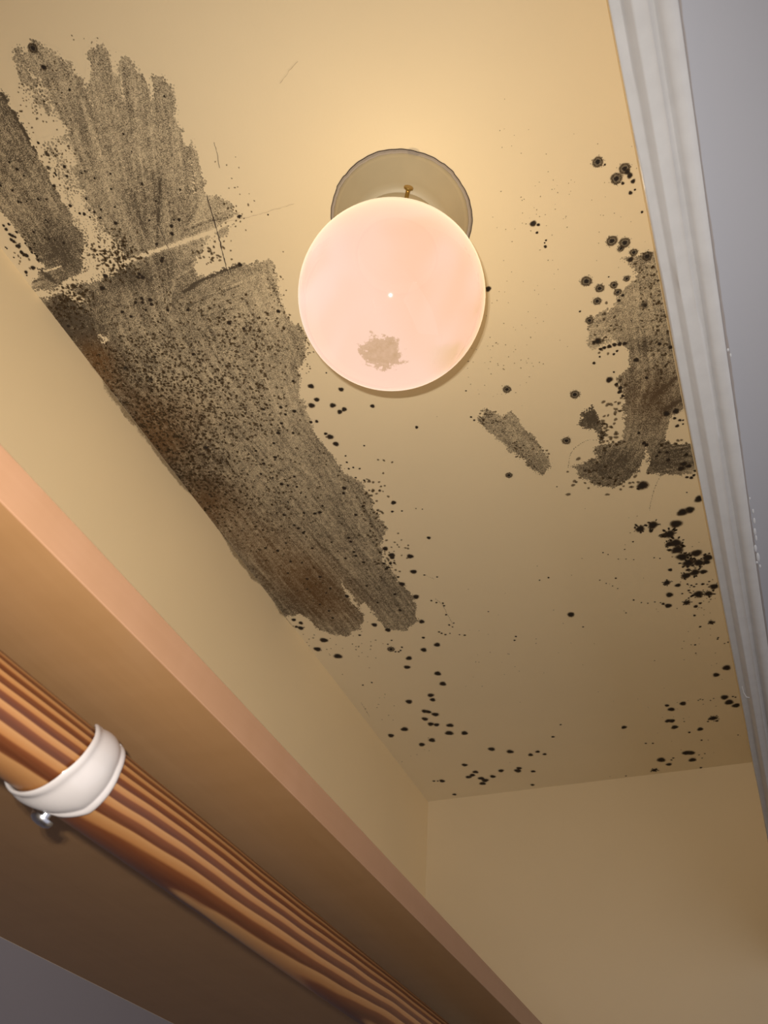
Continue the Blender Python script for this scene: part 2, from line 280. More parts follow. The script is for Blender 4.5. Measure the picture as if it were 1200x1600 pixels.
# ---------------------------------------------------------------- mould on the ceiling
SHAPES = {'a': ([(0.62, [(-464.4, 32.7), (-458.5, 59.1), (-457.9, 79.1), (-460.4, 98.0), (-462.1, 116.6), (-466.6, 148.6), (-469.3, 168.0), (-470.5, 185.7), (-467.6, 215.9), (-471.9, 241.6), (-512.1, 239.2), (-535.8, 213.1), (-537.5, 186.7), (-535.7, 161.1), (-539.8, 141.2), (-545.3, 119.9)]), (0.5, [(-420.5, 37.5), (-417.1, 45.3), (-404.5, 40.6), (-391.4, 52.2), (-387.5, 61.3), (-384.3, 73.5), (-383.5, 81.6), (-385.0, 94.6), (-395.5, 120.0), (-409.7, 152.0), (-428.9, 191.7), (-443.0, 231.1), (-442.7, 252.5), (-489.5, 242.8), (-479.9, 208.3), (-468.4, 162.8), (-461.9, 125.6), (-460.9, 113.2), (-427.0, 110.9), (-426.0, 102.2), (-442.4, 87.5), (-439.1, 71.2), (-433.8, 56.3), (-428.5, 45.2)]), (0.5, [(-362.8, 65.6), (-348.8, 61.6), (-347.5, 72.7), (-351.1, 83.2), (-341.9, 78.1), (-334.0, 82.3), (-329.4, 97.2), (-330.8, 111.2), (-322.5, 102.1), (-311.7, 105.3), (-310.6, 118.0), (-318.1, 135.8), (-325.4, 156.9), (-326.5, 166.3), (-316.2, 163.5), (-319.5, 179.0), (-334.3, 209.8), (-341.3, 224.8), (-369.0, 242.7), (-376.0, 263.7), (-386.8, 281.0), (-370.1, 295.1), (-416.2, 302.0), (-474.9, 280.4), (-471.9, 241.6), (-428.0, 171.4), (-398.9, 118.7), (-382.2, 90.0)]), (0.42, [(-360.3, 205.3), (-332.5, 210.5), (-320.1, 216.5), (-316.9, 225.9), (-314.8, 234.9), (-311.4, 241.7), (-325.8, 246.1), (-336.7, 252.0), (-350.1, 254.1), (-365.9, 260.0), (-396.9, 261.9)]), (0.6, [(-559.4, 224.8), (-546.0, 217.1), (-519.1, 217.8), (-514.9, 231.8), (-530.3, 240.4), (-553.1, 238.4), (-564.2, 232.7)]), (0.62, [(-581.1, 242.2), (-549.1, 246.4), (-527.6, 241.4), (-500.8, 246.5), (-452.4, 248.8), (-387.9, 257.7), (-384.1, 266.7), (-389.7, 283.1), (-371.2, 283.8), (-357.4, 284.3), (-336.7, 285.9), (-315.9, 292.2), (-304.5, 293.4), (-304.2, 304.1), (-312.6, 322.7), (-320.0, 345.7), (-319.4, 362.5), (-313.0, 371.6), (-311.5, 387.5), (-321.8, 404.9), (-337.5, 426.6), (-353.6, 455.1), (-356.7, 481.8), (-358.7, 489.2), (-363.2, 512.6), (-359.4, 537.5), (-357.0, 562.7), (-352.8, 584.6), (-342.5, 602.0), (-339.8, 620.7), (-340.3, 638.7), (-343.5, 672.5), (-340.4, 696.8), (-351.9, 706.2), (-363.5, 729.4), (-372.3, 760.1), (-368.0, 793.4), (-359.6, 838.4), (-364.1, 871.6), (-374.1, 897.8), (-401.7, 914.3), (-427.2, 903.0), (-429.4, 877.1), (-430.3, 844.3), (-434.8, 830.1), (-449.6, 844.6), (-448.3, 861.3), (-467.0, 888.9), (-496.5, 900.5), (-510.7, 892.6), (-528.5, 873.2), (-533.0, 841.3), (-538.8, 826.3), (-572.2, 827.4), (-583.0, 807.5), (-582.8, 733.7), (-586.4, 686.7), (-581.2, 603.3), (-575.5, 513.5), (-579.9, 446.6), (-582.2, 395.4), (-580.4, 354.5), (-578.7, 315.8), (-581.4, 284.4), (-581.7, 260.3)])], [(0.95, [(-445.4, 87.5), (-435.3, 87.9), (-428.4, 94.1), (-423.4, 100.8), (-428.5, 110.9), (-440.8, 107.4), (-451.9, 100.6)]), (0.9, [(-457.9, 75.5), (-452.2, 81.3), (-455.4, 99.3), (-457.9, 120.7), (-465.0, 150.6), (-468.3, 180.9), (-469.5, 176.2), (-467.3, 145.7), (-463.7, 114.7), (-460.3, 92.5)]), (0.75, [(-439.6, 115.2), (-429.6, 117.9), (-431.2, 137.3), (-433.5, 144.2), (-440.6, 137.6), (-443.4, 123.8)]), (0.8, [(-461.4, 119.4), (-454.4, 125.9), (-457.2, 139.0), (-465.6, 139.7)]), (0.55, [(-426.3, 47.7), (-419.9, 52.9), (-418.3, 81.7), (-419.4, 110.8), (-429.4, 125.4), (-427.2, 101.7), (-429.4, 77.3)]), (0.6, [(-435.5, 63.5), (-431.0, 68.7), (-434.1, 91.9), (-439.7, 89.7), (-444.3, 77.3)]), (0.5, [(-456.9, 101.1), (-434.6, 111.0), (-439.4, 141.9), (-446.1, 185.1), (-450.3, 234.4), (-454.6, 251.9), (-496.1, 240.4), (-478.7, 194.1), (-469.1, 155.7), (-461.4, 123.2)]), (0.6, [(-457.0, 160.4), (-450.5, 160.1), (-458.6, 201.7), (-466.0, 222.5), (-473.5, 210.7)]), (0.55, [(-509.5, 240.1), (-449.0, 239.4), (-437.2, 218.5), (-446.9, 207.6), (-486.5, 214.8)]), (0.8, [(-532.3, 236.4), (-523.3, 244.6), (-518.0, 264.5), (-530.4, 264.9), (-538.3, 250.4)]), (0.9, [(-347.6, 87.9), (-345.4, 88.7), (-359.0, 110.5), (-360.6, 109.9)]), (0.9, [(-324.1, 100.4), (-321.9, 101.3), (-333.5, 119.3), (-335.7, 118.4)]), (0.9, [(-343.2, 74.4), (-341.3, 77.3), (-348.6, 87.5), (-351.1, 83.2)]), (0.7, [(-357.3, 248.5), (-346.5, 248.2), (-345.0, 253.2), (-356.9, 260.4), (-368.2, 263.6)]), (0.8, [(-534.3, 304.6), (-524.5, 308.2), (-525.5, 316.7), (-536.5, 317.1)]), (0.85, [(-448.3, 771.9), (-445.0, 798.8), (-445.2, 839.5), (-452.1, 840.6), (-455.7, 801.5)]), (0.45, [(-330.2, 169.9), (-326.5, 177.6), (-337.1, 206.1), (-349.7, 221.6), (-345.4, 202.9)])]), 'b': ([(0.55, [(41.1, 421.2), (65.6, 417.9), (69.6, 438.2), (72.1, 461.6), (72.3, 485.0), (72.5, 517.4), (72.8, 551.5), (71.7, 586.8), (70.7, 618.4), (46.4, 626.3), (32.5, 651.3), (27.6, 664.0), (45.5, 672.3), (71.4, 681.6), (71.1, 716.8), (43.9, 725.5), (29.4, 720.5), (2.5, 706.8), (3.5, 683.1), (-7.3, 701.2), (-22.8, 709.3), (-43.7, 719.3), (-57.9, 711.0), (-71.6, 692.6), (-80.1, 667.2), (-65.5, 665.7), (-52.2, 661.6), (-48.8, 645.7), (-26.2, 647.3), (-15.9, 648.7), (-9.8, 620.3), (-3.5, 583.6), (-5.5, 556.9), (1.4, 550.3), (10.8, 544.7), (13.6, 522.1), (1.0, 503.1), (-5.6, 489.0), (3.1, 472.6), (13.9, 457.6), (28.7, 447.7), (37.2, 443.3), (34.5, 430.4), (29.5, 416.8), (35.3, 419.0)]), (0.45, [(-19.7, 478.9), (-11.2, 470.6), (2.7, 467.7), (7.8, 482.4), (-0.6, 504.2), (-12.4, 508.4), (-22.4, 509.9), (-23.5, 495.9)]), (0.8, [(-60.2, 604.6), (-50.4, 591.1), (-40.3, 585.9), (-36.4, 595.1), (-36.0, 607.1), (-34.2, 619.8), (-34.5, 636.0), (-41.4, 639.9), (-43.4, 620.6), (-56.6, 611.9)])], [(0.9, [(7.0, 667.2), (8.5, 680.5), (1.1, 706.3), (-1.8, 696.4)]), (0.5, [(-18.2, 484.4), (-0.6, 484.2), (-2.8, 488.4), (-18.3, 491.0)]), (0.5, [(-19.3, 495.7), (1.0, 496.4), (-4.1, 501.2), (-17.8, 501.3)]), (0.75, [(36.8, 632.8), (51.8, 628.2), (49.9, 671.7), (34.9, 664.4)])]), 'c': ([(0.6, [(-167.1, 560.8), (-157.2, 549.4), (-147.2, 554.9), (-142.1, 563.7), (-130.7, 561.7), (-124.0, 576.1), (-117.8, 598.6), (-110.5, 624.2), (-106.0, 649.5), (-109.6, 663.7), (-118.7, 667.4), (-128.6, 661.7), (-137.2, 634.3), (-147.4, 613.5), (-158.2, 585.5), (-167.3, 568.9)])], [(0.5, [(-133.2, 580.9), (-128.9, 582.4), (-113.8, 642.4), (-117.2, 643.4)])])}
DIRS = [(-461.4, 89.2, -0.077, 0.997, 21.0), (-468.6, 164.6, -0.106, 0.994, 32.0), (-421.3, 72.5, -0.089, 0.996, 20), (-419.7, 112.7, -0.14, 0.99, 33.0), (-400.4, 110.9, -0.295, 0.955, 29.0), (-371.5, 101.3, -0.473, 0.881, 26.0), (-367.1, 137.0, -0.508, 0.861, 38.0), (-344.1, 161.7, -0.439, 0.899, 41.0), (-339.4, 196.0, -0.331, 0.944, 20), (-457.8, 207.4, -0.124, 0.992, 32.0), (-428.5, 232.7, -0.343, 0.939, 27.0), (-534.9, 229.9, 0.999, 0.052, 20), (-545.3, 293.8, -0.262, 0.965, 26.0), (-337.0, 233.4, 0.995, 0.095, 20), (-368.0, 290.6, 1.0, 0.028, 27.0), (-333.1, 341.6, -0.051, 0.999, 23.0), (-424.1, 350.5, -0.118, 0.993, 20), (-513.1, 373.5, 0.191, 0.982, 22.0), (-522.9, 473.6, 0.047, 0.999, 39.0), (-433.1, 462.6, 0.102, 0.995, 38.0), (-361.9, 437.7, -0.317, 0.948, 25.0), (-437.4, 571.7, 0.093, 0.996, 43.0), (-531.8, 628.7, 0.006, 1.0, 56.0), (-512.2, 778.6, 0.064, 0.998, 66.0), (-354.7, 641.8, -0.018, 1.0, 39.0), (-398.6, 791.5, 0.112, 0.994, 60.0), (-429.2, 702.0, 0.147, 0.989, 51.0), (41.3, 472.0, -0.005, 1.0, 27.0), (32.5, 542.9, -0.067, 0.998, 24.0), (13.0, 614.9, -0.255, 0.967, 29.0), (-21.4, 679.5, -0.699, 0.715, 24.0), (-60.3, 682.0, -0.565, -0.825, 20), (43.7, 600.7, -0.664, 0.748, 20), (33.1, 695.0, 0.976, 0.218, 20), (-2.2, 475.5, 0.999, 0.04, 20), (-136.7, 610.5, 0.371, 0.928, 39.0)]
DENS = [(-510.0, 204.5, 30.8, 0.35), (-471.1, 90.8, 37.4, 0.1), (-458.9, 246.4, 34.6, 0.35), (-551.0, 277.6, 29.5, 0.45), (-547.8, 332.2, 38.3, 0.3), (-554.2, 460.9, 49.5, 0.35), (-553.0, 566.6, 48.2, 0.3), (-540.6, 392.4, 31.8, 0.2), (-510.0, 790.4, 58.6, 0.3), (-396.1, 842.4, 38.2, 0.1), (-329.5, 334.0, 41.6, -0.25), (-375.4, 451.2, 46.5, -0.2), (-384.9, 208.3, 32.1, 0.2), (-400.9, 268.1, 27.7, 0.15), (-379.5, 96.8, 35.5, 0.0), (-425.8, 73.0, 35.5, -0.05), (-408.6, 567.7, 50.1, -0.08), (27.3, 594.6, 35.6, 0.35), (-33.8, 685.4, 38.6, 0.35), (33.6, 692.4, 30.0, 0.35), (29.2, 466.4, 19.6, -0.15), (32.1, 524.6, 13.4, 0.3), (-43.4, 603.5, 14.7, 0.3), (-443.1, 510.6, 40.8, -0.05), (-462.6, 391.0, 45.7, -0.12)]
BROWN = [(-555.0, 329.6, 23.0, 1), (-566.4, 363.5, 19.7, 0.8), (-554.2, 460.9, 41.3, 0.8), (-559.4, 577.0, 53.9, 0.7), (-487.9, 431.3, 31.9, 0.3), (-499.4, 747.9, 56.7, 0.8), (-485.9, 829.9, 49.3, 0.6), (-529.4, 666.3, 55.0, 0.5), (27.3, 594.6, 42.7, 0.3), (-540.6, 412.6, 31.9, 0.5), (-568.0, 254.4, 22.0, 0.1)]
WIPES = [([(-531.1, 239.3), (-511.2, 237.9), (-485.9, 237.9), (-447.3, 241.6), (-415.5, 242.1), (-385.2, 243.9), (-343.2, 245.2), (-316.9, 241.0)], 2.7, 0.85), ([(-539.4, 219.6), (-519.0, 220.9)], 1.5, 0.8), ([(-393.9, 96.9), (-399.4, 115.5), (-408.9, 145.9), (-424.6, 179.5)], 1.5, 0.35), ([(-374.6, 201.9), (-375.8, 208.3), (-381.9, 219.9)], 1.2, 0.3)]
DARKS = [([(-460.0, 60.8), (-459.8, 76.0), (-462.7, 97.1), (-464.5, 115.6)], 1.5, 0.6), ([(-410.4, 292.9), (-389.5, 287.9), (-360.8, 286.1), (-338.7, 286.7)], 1.5, 0.7), ([(-368.6, 184.1), (-415.2, 247.5)], 1.2, 0.3), ([(-398.3, 203.2), (-388.3, 186.5)], 1.2, 0.2), ([(-313.9, 240.8), (-341.3, 234.6), (-371.5, 234.5)], 1.2, 0.3), ([(-543.0, 213.5), (-538.0, 232.7)], 2.4, 0.5), ([(35.1, 589.8), (55.1, 576.8)], 2.4, 0.4), ([(37.8, 617.4), (56.0, 608.6)], 3.6, 0.5), ([(-327.8, 630.8), (-328.7, 654.9), (-323.5, 669.1)], 1.0, 0.0)]
def sdist(P, poly):
    A = np.array(poly, float); B = np.roll(A, -1, 0); d = np.full(len(P), 1e9); ins = np.zeros(len(P), bool)
    for a, b in zip(A, B):
        ab = b - a; L = max(ab @ ab, 1e-9); tt = np.clip(((P - a) @ ab) / L, 0, 1)
        d = np.minimum(d, np.hypot(*(P - a - tt[:, None] * ab).T))
        c = (a[1] > P[:, 1]) != (b[1] > P[:, 1])
        with np.errstate(divide='ignore', invalid='ignore'): xi = (b[0] - a[0]) * (P[:, 1] - a[1]) / (b[1] - a[1]) + a[0]
        ins ^= c & (P[:, 0] < xi)
    return np.where(ins, -d, d)
def ldist(P, line):
    d = np.full(len(P), 1e9)
    for a, b in zip(np.array(line[:-1]), np.array(line[1:])):
        ab = b - a; tt = np.clip(((P - a) @ ab) / max(ab @ ab, 1e-9), 0, 1); d = np.minimum(d, np.hypot(*(P - a - tt[:, None] * ab).T))
    return d
RS = np.random.RandomState(3)
def smooth_noise(nx, ny, cell, rs):
    gx, gy = int(nx / cell) + 3, int(ny / cell) + 3; g = rs.rand(gx, gy)
    x = np.arange(nx) / cell; y = np.arange(ny) / cell; xi = x.astype(int); yi = y.astype(int); fx = (x - xi)[:, None]; fy = (y - yi)[None, :]
    fx = fx * fx * (3 - 2 * fx); fy = fy * fy * (3 - 2 * fy)
    return (g[xi][:, yi] * (1 - fx) * (1 - fy) + g[xi + 1][:, yi] * fx * (1 - fy) + g[xi][:, yi + 1] * (1 - fx) * fy + g[xi + 1][:, yi + 1] * fx * fy)
def mould_patch(key, label):
    pos_polys, holes = SHAPES[key]; step = 1.0
    allp = np.array([p for _, pl in pos_polys for p in pl]); x0, y0 = allp.min(0) - 8; x1, y1 = allp.max(0) + 8
    x0 = max(x0, XL + .3); x1 = min(x1, XR - .3)
    nx, ny = int((x1 - x0) / step) + 1, int((y1 - y0) / step) + 1
    X, Y = np.meshgrid(x0 + np.arange(nx) * step, y0 + np.arange(ny) * step, indexing='ij')
    jx = (smooth_noise(nx, ny, 7, RS) - .5) * 6; jy = (smooth_noise(nx, ny, 7, RS) - .5) * 6   # ragged outlines
    P = np.stack([(X + jx).ravel(), (Y + jy).ravel()], 1); Q = np.stack([X.ravel(), Y.ravel()], 1)
    cover = np.zeros(len(P)); dens = np.zeros(len(P)); wsum = np.zeros(len(P)) + 1e-6
    for val, poly in pos_polys:
        sd = sdist(P, poly); c = np.clip(.5 - sd / 8, 0, 1); cover = np.maximum(cover, c)
        w = np.clip(.5 - sd / 5, 0, 1); dens += w * val; wsum += w
    dens = dens / wsum + .02
    for val, poly in holes:
        sd = sdist(P, poly); w = np.clip(.5 - sd / 7, 0, 1); cover *= 1 - w * val
    for line, wd, am in WIPES:
        w = np.exp(-(ldist(Q, line) / wd) ** 2); cover *= 1 - w * am; dens -= w * am * .4
    for line, wd, am in DARKS:
        w = np.exp(-(ldist(Q, line) / wd) ** 2); dens += w * am
    for cx, cy, r, am in DENS: dens += am * np.exp(-(((Q[:, 0] - cx) ** 2 + (Q[:, 1] - cy) ** 2) / r ** 2))
    brown = np.zeros(len(P))
    for cx, cy, r, am in BROWN: brown += am * np.exp(-(((Q[:, 0] - cx) ** 2 + (Q[:, 1] - cy) ** 2) / r ** 2))
    # streaks left by the wiping cloth: noise smeared along the strokes' directions
    th = np.zeros((len(P), 2))
    for mx, my, ux, uy, r in DIRS:
        w = np.exp(-(((Q[:, 0] - mx) ** 2 + (Q[:, 1] - my) ** 2) / (2 * r * r))) + 1e-9; th += w[:, None] * np.array([[ux * ux - uy * uy, 2 * ux * uy]])
    half = np.arctan2(th[:, 1], th[:, 0]) / 2; th = np.stack([np.cos(half), np.sin(half)], 1)
    nz = RS.rand(nx, ny); nz = .6 * nz + .4 * smooth_noise(nx, ny, 3, RS) * 1.2
    TX, TY = th[:, 0].reshape(nx, ny), th[:, 1].reshape(nx, ny); acc = nz.copy(); cnt = 1
    for sgn in (1, -1):
        fx, fy = np.meshgrid(np.arange(nx) * 1., np.arange(ny) * 1., indexing='ij')
        for k in range(22):
            ix = np.clip(np.round(fx).astype(int), 0, nx - 1); iy = np.clip(np.round(fy).astype(int), 0, ny - 1)
            tx, ty = TX[ix, iy], TY[ix, iy]
            if k: f = np.where(tx * px_ + ty * py_ < 0, -1, 1); tx, ty = tx * f, ty * f
            else: tx, ty = tx * sgn, ty * sgn
            px_, py_ = tx, ty; fx = fx + tx; fy = fy + ty
            acc += nz[np.clip(np.round(fx).astype(int), 0, nx - 1), np.clip(np.round(fy).astype(int), 0, ny - 1)]; cnt += 1
    acc /= cnt; acc = (acc - acc.mean()) / acc.std() * .17 + .5
    acc = acc * .8 + .2 * smooth_noise(nx, ny, 14, RS)
    streak = np.clip(acc, 0, 1).ravel()
    cover = cover.reshape(nx, ny); k = cover > .03
    cell = k[:-1, :-1] | k[1:, :-1] | k[:-1, 1:] | k[1:, 1:]
    ci, cj = np.nonzero(cell); idx = np.arange(nx * ny).reshape(nx, ny)
    quads = np.stack([idx[ci, cj], idx[ci, cj + 1], idx[ci + 1, cj + 1], idx[ci + 1, cj]], 1)    # wound to face down
    used, inv = np.unique(quads, return_inverse=True); inv = inv.reshape(-1, 4)
    co = np.stack([Q[used, 0] / 1000, Q[used, 1] / 1000, np.full(len(used), EYE + (H - .25) / 1000)], 1)
    me = bpy.data.meshes.new('mould_patch'); me.vertices.add(len(used)); me.vertices.foreach_set('co', co.astype(np.float32).ravel())
    me.loops.add(inv.size); me.loops.foreach_set('vertex_index', inv.astype(np.int32).ravel())
    me.polygons.add(len(inv)); me.polygons.foreach_set('loop_start', (np.arange(len(inv)) * 4).astype(np.int32))
    me.update(calc_edges=True); me.validate()
    for nm, arr in (('cover', cover.ravel()), ('dens', dens), ('brown', np.clip(brown, 0, 1)), ('streak', streak)):
        a = me.attributes.new(nm, 'FLOAT', 'POINT'); a.data.foreach_set('value', arr[used].astype(np.float32))
    me.materials.append(M_mould); o = bpy.data.objects.new('mould_patch', me); C.objects.link(o); o.parent = ceiling; o['label'] = label
mould_patch('a', 'large smeared grey-brown mould stain along the left wall')
mould_patch('b', 'dark smeared mould stain curving beside the white trim')
mould_patch('c', 'small diagonal mould smear in mid ceiling')

